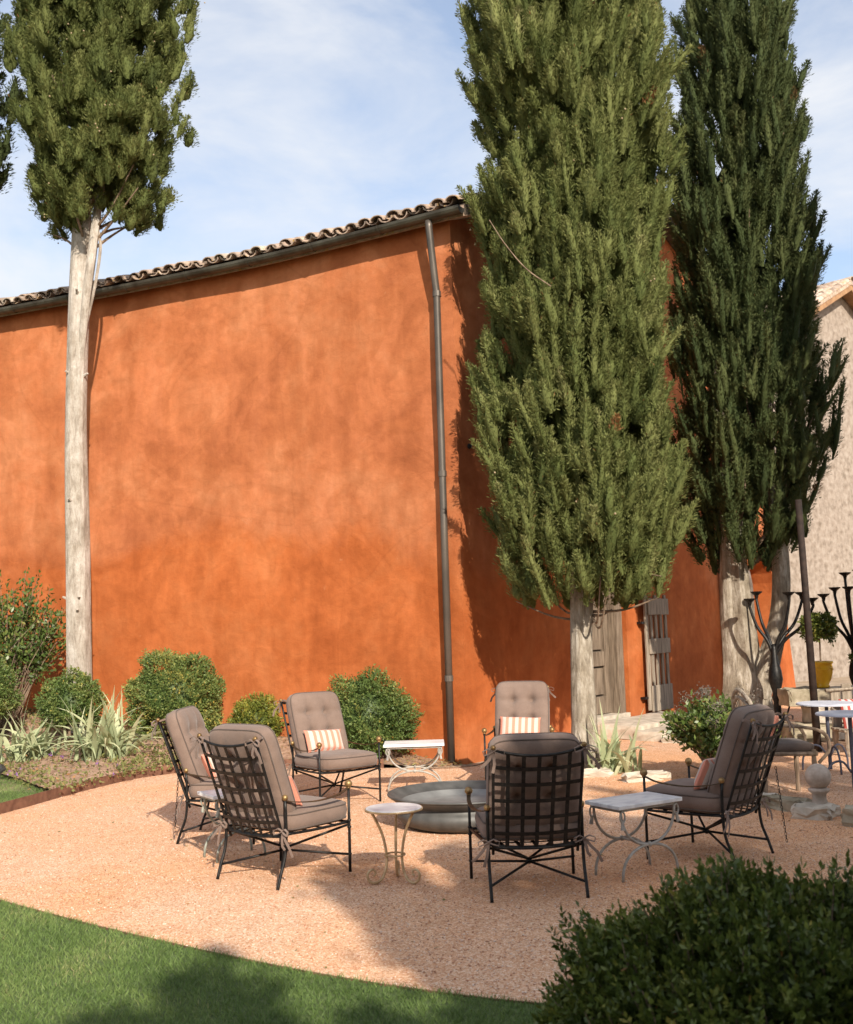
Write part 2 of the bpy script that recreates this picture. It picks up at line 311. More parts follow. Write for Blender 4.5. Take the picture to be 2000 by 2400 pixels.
def thing(name, loc, label, cat, rz=0, group=None):
    o = bpy.data.objects.new(name, None); o.empty_display_size = .1; COL.objects.link(o); o.location = loc; o.rotation_euler = (0, 0, rz)
    return tag(o, label, cat, group)
def struct(name, me, m):
    o = put(name, me, m); o['kind'] = 'structure'; return o
def copy_tree(o, parent=None):
    c = o.copy(); COL.objects.link(c)
    if parent is not None: c.parent = parent
    for ch in [q for q in bpy.data.objects if q.parent == o]: copy_tree(ch, c)
    return c
def catmull(P, m=8):
    P = np.array(P, float); Q = np.vstack([2*P[0]-P[1], P, 2*P[-1]-P[-2]]); outp = []
    for i in range(1, len(Q)-2):
        for k in range(m):
            t = k/m; a, b, c, d = Q[i-1:i+3]
            outp.append(.5*((2*b)+(-a+c)*t+(2*a-5*b+4*c-d)*t*t+(-a+3*b-3*c+d)*t**3))
    outp.append(P[-1]); return np.array(outp)
def leaves(P, D, L, W, tint, droop=0.0, side=None, mid=.5):
    """diamond leaves: base P, direction D, length L, width W -> V,Q,tint"""
    n = len(P); D = nrm(D)
    S = nrm(np.cross(D, rng.normal(size=(n, 3)))) if side is None else side
    L = np.broadcast_to(L, n)[:, None]; W = np.broadcast_to(W, n)[:, None]
    M_ = P+D*L*mid; T = P+D*L; Nn = np.cross(D, S); M_ = M_+Nn*W*.18
    V = np.stack([P, M_+S*W/2, T, M_-S*W/2], 1).reshape(-1, 3)
    return V, np.arange(n*4).reshape(n, 4), np.repeat(tint, 4)
def cat_meshes(parts):
    V, Q, T, o = [], [], [], 0
    for v, q, t in parts: V.append(v); Q.append(q+o); T.append(t); o += len(v)
    return np.vstack(V), np.vstack(Q), np.concatenate(T)
def rdir(n): return nrm(rng.normal(size=(n, 3)))

# ------------------------------------------------------------------ setting: ground
GC = np.array([(7.6, 13.6), (5.2, 13.2), (3.4, 13.0), (1.8, 12.9), (.5, 12.95), (-.6, 12.95), (-1.7, 13.2), (-2.7, 13.25), (-3.4, 12.75), (-3.78, 11.85), (-4.02, 10.9),
               (-4.22, 10.0), (-4.25, 9.0), (-3.95, 8.1), (-3.4, 7.45), (-2.79, 6.93), (-1.76, 6.1), (-.69, 5.34), (.12, 4.9), (.8, 4.68), (1.8, 4.52), (3.2, 4.6), (4.6, 5.1), (6.5, 6.4), (8.4, 8.4), (8.6, 11.5)])
gcur = catmull(np.vstack([GC]), 8)
mb = MB(); mb.add([(-900, -900, -.02), (900, -900, -.02), (900, 900, -.02), (-900, 900, -.02)], [(0, 1, 2, 3)])
me = bpy.data.meshes.new('ground'); me.from_pydata(mb.v, [], mb.f); struct('ground', me, 'earth')
me = bpy.data.meshes.new('gravel'); ring = [(*p, 0) for p in gcur]+[(9, 13.2, 0), (13, 14, 0), (13, 22, 0), (6.0, 20.5, 0), (.6, 13.4, 0), (.2, 13.25, 0)]
# one sheet: fan from the middle of the circle, plus the courtyard beyond
c0 = (1.5, 9.0, 0); rr = [(*p, 0) for p in gcur]; rr = rr[::-1]
me.from_pydata([c0]+rr, [], [(0, i+1, (i+1) % len(rr)+1) for i in range(len(rr))]); me.update(); struct('gravel_terrace', me, 'gravel')
me = bpy.data.meshes.new('court'); me.from_pydata([(.3, 12.8, -.004), (3, 10, -.004), (5.5, 7, -.004), (16, 7, -.004), (16, 24, -.004), (8, 24, -.004)], [], [(0, 1, 2, 3, 4, 5)]); me.update(); struct('courtyard_gravel', me, 'gravel')
# lawn: strip running round the terrace and outwards
i0 = int(np.argmin(np.hypot(gcur[:, 0]+3.9, gcur[:, 1]-11.4))); arc = gcur[i0:]
ctr = np.array([.3, 9.0]); V = []
for p in arc:
    d = (p-ctr)/np.linalg.norm(p-ctr)
    for k in (0.012, .6, 2.0, 6, 22): V.append((*(p+d*k), .028))
nn = 5; Q = [(i*nn+j, i*nn+j+1, (i+1)*nn+j+1, (i+1)*nn+j) for i in range(len(arc)-1) for j in range(nn-1)]
struct('lawn', np_mesh('lawn', np.array(V), np.array(Q)), 'lawn')
# steel edging
mb = MB(); P = gcur[5*8:20*8+4]; T = nrm(np.gradient(P, axis=0)); Nn = np.stack([T[:, 1], -T[:, 0]], 1); V = []
for i, p in enumerate(P):
    hh = .105 if i < 60 else .105-.072*min(1, (i-60)/14)
    for off, z in ((-.005, -.02), (-.005, hh), (.005, hh), (.005, -.02)): V.append((*(p+Nn[i]*off), z))
k = len(P); mb.add(V, [(i*4+j, i*4+(j+1) % 4, i*4+4+(j+1) % 4, i*4+4+j) for i in range(k-1) for j in range(4)])
edg = mb.build('lawn_edging', 'rust'); tag(edg, 'rusty steel edging strip curving between the gravel and the lawn', 'edging')

# ------------------------------------------------------------------ orange building
C0 = np.array([.41, 13.2]); G = np.array([.6, .8])
wc = catmull([C0, (-1.55, 14.36), (-3.37, 15.28), (-6.45, 16.63), (-9.5, 17.9), (-14.5, 19.9)], 12)
sl = np.concatenate([[0], np.cumsum(np.linalg.norm(np.diff(wc, axis=0), axis=1))])
def wp(s): return np.array([np.interp(s, sl, wc[:, 0]), np.interp(s, sl, wc[:, 1])])
def wt(s): return nrm(wp(s+.05)-wp(s-.05)) if s > .06 else nrm(wp(.12)-wp(0.0))
def wn(s): t = wt(s); return np.array([t[1], -t[0]])*(1 if t[1]*0+(-t[0]) < 0 else -1)
def won(s):                                # outward normal, towards the terrace
    t = wt(s); n_ = np.array([-t[1], t[0]]); return n_ if n_[1] < 0 else -n_
EZ = 6.82
bld = thing('orange_farmhouse', (.41, 13.2, 0), 'large farm building with mottled burnt orange plaster walls and old tiled roof', 'building')
SMAX = 15.0; ss = np.arange(0, SMAX+.01, .25); zs = np.arange(-.1, 6.95, .26); V = []
for s in ss:
    p = wp(s); n_ = won(s)
    for z in zs:
        d = .012*math.sin(s*1.9+z*.8)+.010*math.sin(z*2.3-s*.7)+.02*max(0, (1.2-z)/1.2)
        if s == 0: d = 0
        V.append((*(p+n_*d), z))
a, b = len(ss), len(zs); Q = [(i*b+j, i*b+j+1, (i+1)*b+j+1, (i+1)*b+j) for i in range(a-1) for j in range(b-1)]
Vb = [(*(wp(s)-won(s)*.5), z) for s in ss for z in zs]; o = len(V)
Q += [(o+i*b+j, o+(i+1)*b+j, o+(i+1)*b+j+1, o+i*b+j+1) for i in range(a-1) for j in range(b-1)]
Q += [(i*b+b-1, o+i*b+b-1, o+(i+1)*b+b-1, (i+1)*b+b-1) for i in range(a-1)]
put('wall', np_mesh('long_wall', np.array(V+Vb), np.array(Q), smooth=True), 'plaster', bld, True)['label'] = 'long orange wall under the gutter'
gx = (G[0], G[1], 0); gin = (-G[1]*.45, G[0]*.45, 0)
def gp(t, z=0, outw=0): return Vector((C0[0]+G[0]*t+G[1]*outw, C0[1]+G[1]*t-G[0]*outw, z))
TE, TR, ZR, ZRE = 8.35, 5.9, 8.86, 7.98
DA, DB, DT = 3.25, 4.42, 2.72
mb = MB()
mb.prism([(.002, -.1), (DA, -.1), (DA, DT), (DA, 7.90), (.002, 6.98)], gx, (0, 0, 1), gp(0), gin)
mb.prism([(DA, DT), (DB, DT), (DB, 8.24), (DA, 7.90)], gx, (0, 0, 1), gp(0), gin)
mb.prism([(DB, -.1), (TE, -.1), (TE, ZRE-.05), (TR, ZR-.1), (DB, 8.24)], gx, (0, 0, 1), gp(0), gin)
mb.build('gable_wall', 'plaster', bld, True)
# lower wall with an arch beyond the gable
A0, A1, ZA = 9.95, 11.62, 2.15
mb = MB(); ac = [((A0+A1)/2-(A1-A0)/2*math.cos(math.pi*i/12), ZA+(A1-A0)/2*math.sin(math.pi*i/12)) for i in range(13)]
org = gp(0, 0, -.12); 
mb.prism([(TE+.0, -.1), (A0, -.1), (A0, ZA), (A0, 4.2), (TE, 4.2)], gx, (0, 0, 1), org, gin)
for i in range(12): mb.prism([ac[i], ac[i+1], (ac[i+1][0], 4.2), (ac[i][0], 4.2)], gx, (0, 0, 1), org, gin)
mb.prism([(A1, -.1), (12.62, -.1), (11.78, 4.2), (A1, 4.2)], gx, (0, 0, 1), org, gin)
mb.build('arched_wall', 'plaster', bld, True)['label'] = 'lower orange wall with an open arch'
mb = MB(); mb.prism([(9.2, -.1), (12.3, -.1), (12.0, 4.15), (9.2, 4.15)], gx, (0, 0, 1), gp(0, 0, -1.9), gin); mb.build('passage_wall', 'plaster', bld, True)
mb = MB(); mb.prism([(9.2, 4.0), (12.2, 4.0), (12.2, 4.15), (9.2, 4.15)], gx, (0, 0, 1), gp(0, 0, -.60), (-G[1]*1.25, G[0]*1.25, 0)); mb.build('passage_ceiling', 'plaster', bld, True)
# back of the building, so that it is closed
mb = MB(); e1 = wp(SMAX); bk = gp(TE)
mb.prism([(0, -.1), (1, -.1), (1, 7), (0, 7)], (-14.9, 6.7, 0), (0, 0, 1), (bk.x, bk.y, 0), (.2, .45, 0)); mb.build('rear_wall', 'plaster', bld, True)
# roof planes
ridge0 = gp(TR, ZR+.16, .34); rdirv = Vector((-14.9, 6.7, 0)).normalized()
mb = MB()
def eave(s, o_=.18, z=EZ+.10): p = wp(max(s, 0))+won(max(s, .01))*o_; return Vector((*p, z))
ext = Vector((*(-wt(0)), 0))*.28
sv = [0]+[x for x in np.arange(1, SMAX+.01, 1)]
ev = [eave(0, .14)+ext]+[eave(s, .14) for s in sv[1:]]
rv = [ridge0]+[ridge0+rdirv*(s+.2) for s in sv[1:]]
V = [*ev, *rv]; k = len(ev); V += [v-Vector((0, 0, .14)) for v in V]
Fs = [(i, i+1, k+i+1, k+i) for i in range(k-1)]+[(2*k+i+1, 2*k+i, 3*k+i, 3*k+i+1) for i in range(k-1)]+[(i+1, i, 2*k+i, 2*k+i+1) for i in range(k-1)]+[(0, k, 3*k, 2*k)]
mb.add(V, Fs); mb.build('roof_slope', 'tile', bld, True)
mb = MB(); q0 = gp(TE+.35, ZRE+.02, .34); V = [ridge0, q0, q0+rdirv*15, ridge0+rdirv*15]; V += [v-Vector((0, 0, .16)) for v in V]
mb.add(V, [(0, 1, 2, 3), (7, 6, 5, 4), (0, 4, 5, 1), (1, 5, 6, 2), (2, 6, 7, 3)]); mb.build('rear_roof_slope', 'darkwood', bld, True)
# roof tiles (each its own piece, sharing four meshes)
def tile_mesh(L=.46, r0_=.118, r1_=.098, th=.018, n=7):
    V = []; 
    for y, r in ((0, r0_), (L, r1_)):
        for rr_ in (r, r-th):
            for j in range(n+1):
                a_ = math.pi*j/n; V.append((-rr_*math.cos(a_), y, rr_*math.sin(a_)*.72))
    k = n+1; Fs = []
    for j in range(n):
        Fs += [(j, j+1, 2*k+j+1, 2*k+j), (k+j+1, k+j, 3*k+j, 3*k+j+1), (j+1, j, k+j, k+j+1), (2*k+j, 2*k+j+1, 3*k+j+1, 3*k+j)]
    Fs += [(0, 2*k, 3*k, k), (n, k+n, 3*k+n, 2*k+n)]
    me = bpy.data.meshes.new('roof_tile'); me.from_pydata(V, [], Fs); me.update(); me.materials.append(MAT['tile']); return me
TM = [tile_mesh(r0_=random.uniform(.098, .115), th=random.uniform(.015, .022)) for _ in range(4)]
tp = .225
for i in range(49):
    s = -.16+i*tp
    for crs in range(4):
        for pan in ((0, 1) if crs < 2 else (0,)):
            sp = s+(tp/2 if pan else 0)+random.uniform(-.014, .014)
            t_ = wt(max(sp, .1)); n_ = won(max(sp, .1)); base = eave(sp, .19, 0) if sp > 0 else eave(0, .19, 0)-Vector((*t_, 0))*(-sp)
            inw = Vector((-n_[0], -n_[1], 0)); pit = math.atan((ZR-EZ)/5.9)+random.uniform(-.03, .03)
            o = bpy.data.objects.new('roof_tile', TM[random.randrange(4)]); COL.objects.link(o); o.parent = bld; o.matrix_parent_inverse = Matrix.Translation(-bld.location)
            Y = inw*math.cos(pit)+Vector((0, 0, math.sin(pit))); X = Vector((t_[0], t_[1], 0))*(1); X = Y.cross(Vector((0, 0, 1))).normalized(); Z = X.cross(Y)
            if pan: Z = -Z; X = -X
            yaw = random.uniform(-.11, .11); Y2 = (Y+X*yaw).normalized(); X2 = (X-Y*yaw).normalized()
            pos = base+Vector((0, 0, EZ+.115+(.085 if pan else .045)+random.uniform(-.018, .018)))+Y*(crs*.37+random.uniform(-.06, .03))+Vector((0, 0, crs*.014))
            o.matrix_basis = Matrix.Translation(pos) @ Matrix((X2, Y2, Z)).transposed().to_4x4()
# gutter and its end cap
mb = MB(); sg = np.concatenate([[-.30], np.arange(0, SMAX, .5)]); n = 9; V = []
for s in sg:
    c = eave(s, .25, EZ+.035) if s >= 0 else eave(0, .25, EZ+.035)+ext*1.1
    n_ = won(max(s, .01))
    for r in (.085, .078):
        for j in range(n):
            a_ = math.pi+math.pi*j/(n-1); V.append(c+Vector((*(n_*math.cos(a_)*r), math.sin(a_)*r)))
k = 2*n; m_ = len(sg); Fs = []
for i in range(m_-1):
    for j in range(n-1):
        Fs += [(i*k+j, i*k+j+1, (i+1)*k+j+1, (i+1)*k+j), (i*k+n+j+1, i*k+n+j, (i+1)*k+n+j, (i+1)*k+n+j+1)]
    Fs += [(i*k, (i+1)*k, (i+1)*k+n, i*k+n), (i*k+n-1, i*k+2*n-1, (i+1)*k+2*n-1, (i+1)*k+n-1)]
Fs.append(tuple(range(n)))
mb.add(V, Fs); gut = mb.build('gutter', 'zinc', bld, True, smooth=False); gut['label'] = 'dark half-round gutter along the eave'
for s in np.arange(.9, 14, 1.1):
    mb = MB(); c = eave(s, .25, EZ+.035); n_ = won(s)
    mb.strap([c+Vector((*(n_*math.cos(a_)*.091), math.sin(a_)*.091)) for a_ in np.linspace(math.pi, 2*math.pi, 9)], (*wt(s), 0), .03, .006)
    mb.build('gutter_bracket', 'zinc', bld, True)
# downpipe
ps = .17; pb = wp(ps); pn = won(ps); q = lambda out_, z: (*(pb+pn*out_), z)
mb = MB(); mb.tube([q(.25, EZ-.04), q(.245, EZ-.12), q(.20, EZ-.40), q(.13, EZ-.80), q(.10, EZ-.95), q(.10, 3.0), q(.10, .02)], .046, 12)
dp = mb.build('downpipe', 'pipe', bld, True, smooth=True)
for z in (5.86, 3.55, 1.02): 
    mb = MB(); mb.tube([q(.10, z-.035), q(.10, z+.035)], .055, 12); mb.tube([q(.10, z), q(-.05, z)], .012, 6); mb.build('pipe_collar', 'pipe', bld, True)
mb = MB(); mb.ball((*(gp(.25, 0, .01).xy), 3.92), .035, 8, 6); mb.build('wall_bolt', 'iron', bld, True)
# rear downpipe of the gable
mb = MB(); mb.tube([gp(TE-.05, 7.6, .08), gp(TE-.05, .05, .08)], .06, 8); mb.build('rear_downpipe', 'iron', bld, True)
# verge boards and rafters at the gable
mb = MB(); mb.prism([(-.1, 6.80), (TR, ZR-.12), (TE+.3, ZRE-.16), (TE+.3, ZRE-.0), (TR, ZR+.04), (-.1, 6.94)], gx, (0, 0, 1), gp(0, 0, .02), (G[1]*.28, -G[0]*.28, 0)); mb.build('verge_board', 'darkwood', bld, True)
# door leaf
door = MB(); d0 = gp(0, 0, -.16)
def plank(nm, t0, t1, z0, z1, outw, th, m, par, bev=.006):
    mb = MB(); mb.prism([(t0, z0), (t1, z0), (t1, z1), (t0, z1)], gx, (0, 0, 1), gp(0, 0, outw), (G[1]*th, -G[0]*th, 0)); return mb.build(nm, m, par, True, bevel=bev)
plank('door_backing', DA+.002, DB-.002, .24, DT-.002, -.30, .03, 'darkwood', bld, 0)
plank('door_stile', DA+.06, DA+.2, .26, DT-.06, -.27, .06, 'doorwood', bld)
plank('door_stile', DB-.36, DB-.22, .26, DT-.06, -.27, .06, 'doorwood', bld)
for z0, z1 in ((.26, .52), (.98, 1.2), (2.02, 2.2), (2.5, DT-.08)): plank('door_rail', DA+.2, DB-.36, z0, z1, -.27, .055, 'doorwood', bld)
for z0, z1 in ((.55, .95), (1.23, 1.99), (2.23, 2.47)): plank('door_panel', DA+.24, DB-.40, z0, z1, -.27, .035, 'doorwood', bld)
plank('door_post', DB-.2, DB-.002, .2, DT-.002, -.27, .20, 'doorwood', bld)
plank('door_sill', DA+.002, DB-.002, .17, .25, -.40, .40, 'stone', bld)
# open shutter beside the door
sh = thing('wooden_shutter', gp(4.9, .2, .05), 'weathered slatted wooden shutter hung open on the orange wall beside the door', 'shutter')
S0, S1 = 4.86, 5.72
for i in range(5): 
    t0 = S0+.02+i*(S1-S0-.13)/4
    plank('shutter_slat', t0, t0+(.12 if i == 0 else .085), .24 if i == 0 else .30, 2.06-(i % 2)*.05, .075, .03, 'wood', sh)
for z0, z1 in ((.215, .62), (1.12, 1.36), (1.74, 2.0)): plank('shutter_board', S0+.10, S1, z0, z1, .107, .025, 'wood', sh)
for z in (.42, 1.6): plank('hinge', S0-.08, S0+.05, z, z+.035, .002, .09, 'iron', sh, 0)

# far stone house with tiled roofs
hs = thing('stone_house', (13, 30, 0), 'pale stone house with sloping tiled roof beyond the second cypress', 'building')
HA = Vector((12.05, 30.0, 0)); hg = Vector((.743, .669, 0)); hr = Vector((-.669, .743, 0)); hw, hz, hp = 4.6, 11.15, .50; U3 = Vector((0, 0, 1))
ze = hz-hw*hp
mb = MB(); mb.prism([(-hw, -.1), (hw, -.1), (hw, ze-.2), (0, hz-.2), (-hw, ze-.2)], hg, U3, HA, hr*.5); mb.build('gable_wall', 'rubble', hs, True)
mb = MB(); mb.prism([(.5, -.1), (11, -.1), (11, ze-.22), (.5, ze-.22)], hr, U3, HA-hg*hw, hg*.5); mb.build('house_wall', 'rubble', hs, True)
def slabq(mb, a_, u_, v_, th): V = [a_, a_+u_, a_+u_+v_, a_+v_]; V += [v-Vector((0, 0, th)) for v in V]; mb.add(V, [(0, 1, 2, 3), (7, 6, 5, 4), (0, 4, 5, 1), (1, 5, 6, 2), (2, 6, 7, 3), (3, 7, 4, 0)])
top = HA+U3*hz-hr*.45; dl = (-hg*(hw+.4)-U3*(hw+.4)*hp); dr = (hg*(hw+.4)-U3*(hw+.4)*hp)
mb = MB(); slabq(mb, top, dl, hr*11, .12); mb.build('roof_slope', 'tile', hs, True)
mb = MB(); slabq(mb, top+hg*.004, dr, hr*11, .12); mb.build('roof_slope', 'tile', hs, True)
for d_ in (dl, dr):
    mb = MB(); slabq(mb, top-U3*.125+hr*.02, d_*.985, hr*.12, .16); mb.build('verge_beam', 'beam', hs, True)
    mb = MB(); slabq(mb, top-U3*.13+hr*.15, d_*.98, hr*.28, .03); mb.build('soffit', 'beam', hs, True)
yv = (-dl).normalized(); xv = hr; zv = xv.cross(yv); zv = zv if zv.z > 0 else -zv
for i in range(22):
    for j in range(9):
        o = bpy.data.objects.new('roof_tile', TM[(i*3+j) % 4]); COL.objects.link(o); o.parent = hs; o.matrix_parent_inverse = Matrix.Translation(-hs.location)
        pos = top+dl+xv*(.12+i*.25)+yv*(j*.62-.05+random.uniform(-.05, .05))+zv*(.0+.01*random.random())
        o.matrix_basis = Matrix.Translation(pos) @ Matrix((yv.cross(zv), yv, zv)).transposed().to_4x4() @ Matrix.Scale(1.4, 4)
for i in range(12):
    o = bpy.data.objects.new('ridge_tile', TM[i % 4]); COL.objects.link(o); o.parent = hs; o.matrix_parent_inverse = Matrix.Translation(-hs.location)
    o.matrix_basis = Matrix.Translation(top+hr*(i*.52-.05)+U3*.0) @ Matrix((hr.cross(U3), hr, U3)).transposed().to_4x4() @ Matrix.Scale(1.5, 4)

# ------------------------------------------------------------------ planting bed
be = np.vstack([gcur[4*8+2:int(np.argmin(np.hypot(gcur[:, 0]+3.92, gcur[:, 1]-11.35)))+1], [(-4.25, 11.75), (-4.7, 12.4), (-5.5, 13.4), (-7, 14.9), (-9.5, 16.6), (-13.5, 18.8)]])
bl = np.concatenate([[0], np.cumsum(np.linalg.norm(np.diff(be, axis=0), axis=1))])
MU, MV = 110, 12
us = np.linspace(0, 1, MU); bedV = []
for u in us:
    e = np.array([np.interp(u*bl[-1], bl, be[:, 0]), np.interp(u*bl[-1], bl, be[:, 1])]); s = .22+u*13.6
    wv_ = wp(s)+won(s)*-.03
    for j in range(MV):
        v = j/(MV-1); p = e+(wv_-e)*v; z = .062+min(1, v*1.3)*(.03+.075*max(0, -p[0]))*min(1, .25+v*1.2)
        if 0 < j: z += .018*math.sin(p[0]*7+p[1]*3)*math.sin(p[1]*9)+.012*random.uniform(-1, 1)
        if j == 0: p = e-(wv_-e)/np.linalg.norm(wv_-e)*-.012
        z *= min(1, u*14+.02)
        bedV.append((*p, z))
bedV = np.array(bedV); Q = [(i*MV+j, i*MV+j+1, (i+1)*MV+j+1, (i+1)*MV+j) for i in range(MU-1) for j in range(MV-1)]
struct('planting_bed', np_mesh('planting_bed', bedV, np.array(Q), smooth=True), 'soil')
def bedz(x, y): return float(bedV[np.argmin((bedV[:, 0]-x)**2+(bedV[:, 1]-y)**2), 2])

# ------------------------------------------------------------------ vegetation builders
def trunk(name, pts, rad, m, parent, n=20, flute=.10, seed=0, world=False):
    P = catmull(pts, 7); R = np.interp(np.linspace(0, 1, len(P)), np.linspace(0, 1, len(rad)), rad)
    mb = MB(); mb.tube(P, R, n); V = np.array(mb.v); k = len(P); rs = np.random.default_rng(seed); ph = rs.uniform(0, 6.28, 4)
    for i in range(k):
        for j in range(n):
            t = 2*math.pi*j/n
            f = 1+flute*(.5*math.sin(3*t+ph[0]+i*.05)+.35*math.sin(5*t+ph[1]-i*.09)+.25*math.sin(7*t+ph[2]+i*.13)+.2*math.sin(i*.5+ph[3]))
            V[i*n+j] = P[i]+(V[i*n+j]-P[i])*f
    mb.v = [tuple(v) for v in V]
    return mb.build(name, m, parent, True)
def plume_leaves(B, A, O, pl, rp, ns, L, W, t0, body=.50):
    """B bases, A axes, O outward dirs of plumes: a lumpy soft body each, bristling with fine upright leaves"""
    n = len(B); a = nrm(A); x = nrm(np.cross(a, np.array([.31, .52, .79]))); y = np.cross(a, x)
    # bodies
    nu, nk = 6, 6; u = np.linspace(0, 1, nu); th = np.arange(nk)*2*np.pi/nk; pf = np.sin(np.pi*np.clip(u*.93+.06, 0, 1)**.8)**.85; pf[-1] = .03
    ph = rng.random(n)*6.28; ct = np.cos(th[None]+ph[:, None]); st_ = np.sin(th[None]+ph[:, None])
    rad = x[:, None]*ct[..., None]+y[:, None]*st_[..., None]
    rr_ = (rp*body)[:, None, None]*pf[None, :, None]*rng.uniform(.5, 1.35, (n, nu, nk))
    V1 = B[:, None, None]+a[:, None, None]*(u[None, :]*pl[:, None])[:, :, None, None]+rad[:, None]*rr_[..., None]
    q = np.array([(i*nk+j, i*nk+(j+1) % nk, (i+1)*nk+(j+1) % nk, (i+1)*nk+j) for i in range(nu-1) for j in range(nk)])
    Q1 = (q[None]+(np.arange(n)*nu*nk)[:, None, None]).reshape(-1, 4)
    T1 = np.repeat(np.clip(t0-.06, 0, 1), nu*nk)+rng.normal(size=n*nu*nk)*.05
    # leaves
    idx = np.repeat(np.arange(n), ns); m = len(idx); uu = rng.random(m)**.8; ang = rng.random(m)*6.283
    rd = x[idx]*np.cos(ang)[:, None]+y[idx]*np.sin(ang)[:, None]; prof = np.sin(np.pi*np.clip(uu*.93+.06, 0, .995)**.8)**.85
    P = B[idx]+a[idx]*(uu*pl[idx])[:, None]+rd*(rp[idx]*prof*rng.uniform(.35, 1.05, m)*(1+.22*np.sin(ang*3+ph[idx]+uu*9)))[:, None]
    D = nrm(a[idx]*1.0+rd*rng.uniform(.3, 1.3, m)[:, None]+rng.normal(size=(m, 3))*.22)
    side = nrm(np.cross(D, rd+O[idx]*.4+rng.normal(size=(m, 3))*.38))
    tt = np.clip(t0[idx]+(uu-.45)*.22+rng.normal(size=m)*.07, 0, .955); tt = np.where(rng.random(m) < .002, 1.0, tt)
    tt = np.where(np.repeat(rng.random(n) < .006, ns) & (uu > .5), 1.0, tt)
    l2 = leaves(P, D, rng.uniform(.7, 1.3, m)*L, rng.uniform(.8, 1.3, m)*W, tt, side=side)
    return cat_meshes([(V1.reshape(-1, 3), Q1, np.clip(T1, 0, .95)), l2])
def cypress_crown(parent, cfun, rfun, zb, zt, npl, ns, nl, L, W, m, pl=(.32, .62), rp=(.10, .17), inner=.25, gap=0.0, core=.62, tint=.45, name='crown', cones=0, keep=None, thin=None):
    zz = rng.uniform(zb, zt, npl*5); th = rng.random(npl*5)*6.283; R = rfun(zz, th)
    ok = rng.random(npl*5) < (R/R.max()); zz, th, R = zz[ok][:npl], th[ok][:npl], R[ok][:npl]; n = len(zz)
    fr = np.where(rng.random(n) < inner, rng.uniform(.45, .8, n), rng.uniform(.70, 1.04, n))
    out_ = np.stack([np.cos(th), np.sin(th), np.zeros(n)], 1); c = cfun(zz)
    B = np.stack([c[0]+out_[:, 0]*R*fr, c[1]+out_[:, 1]*R*fr, zz-.2], 1)
    if thin:
        kk = (rng.random(n) < np.where(B[:, 1] > c[1]+.35, .22, 1))*(rng.random(n) < np.where(zz > thin, .18, 1)) > 0; B, out_, zz, th = B[kk], out_[kk], zz[kk], th[kk]; n = len(B)
    if keep is not None: kk = keep(B, fr); B, out_, zz, th = B[kk], out_[kk], zz[kk], th[kk]; n = len(B)
    A = np.array([0, 0, 1.])+out_*rng.uniform(.05, .5, n)[:, None]+rng.normal(size=(n, 3))*.13
    t0 = np.clip(tint+rng.normal(size=n)*.13, .05, .9)
    parts = [plume_leaves(B, A, out_, rng.uniform(*pl, n), rng.uniform(*rp, n), ns*nl, L, W, t0)]
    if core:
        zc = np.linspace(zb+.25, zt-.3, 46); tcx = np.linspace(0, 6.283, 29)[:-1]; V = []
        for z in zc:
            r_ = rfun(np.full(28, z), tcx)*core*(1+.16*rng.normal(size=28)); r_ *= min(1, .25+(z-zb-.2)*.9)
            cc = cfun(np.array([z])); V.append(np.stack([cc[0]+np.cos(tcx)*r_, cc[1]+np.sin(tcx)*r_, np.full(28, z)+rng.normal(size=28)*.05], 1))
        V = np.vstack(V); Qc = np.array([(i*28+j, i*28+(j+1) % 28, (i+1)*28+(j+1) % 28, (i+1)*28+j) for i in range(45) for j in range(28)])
        parts.append((V, Qc, np.full(len(V), .12)))  # solid core added inside; the crown's inner darkness is put into its low tint
    V, Q, T = cat_meshes(parts)
    o = put(name, np_mesh('cypress_crown', V, Q, T, True), m, parent, True)
    if cones:
        mb = MB(); ii = rng.choice(len(B), cones, False)
        for i in ii:
            for q in range(rng.integers(1, 4)): mb.ball(B[i]+out_[i]*rng.uniform(.1, .2)+np.array([0, 0, .12])+rng.normal(size=3)*.04, .012, 6, 4)
        mb.build('cone_cluster', 'cone', parent, True)['kind'] = 'stuff'
    return o
def lump(th, z, ph, a=.10): return 1+a*.55*np.sin(th*9+ph*3+.7*np.sin(z*1.3))+a*np.sin(th*3+ph+z*.9)+a*.8*np.sin(th*5-ph*2+z*1.7)+a*.7*np.sin(z*2.6+ph+th)
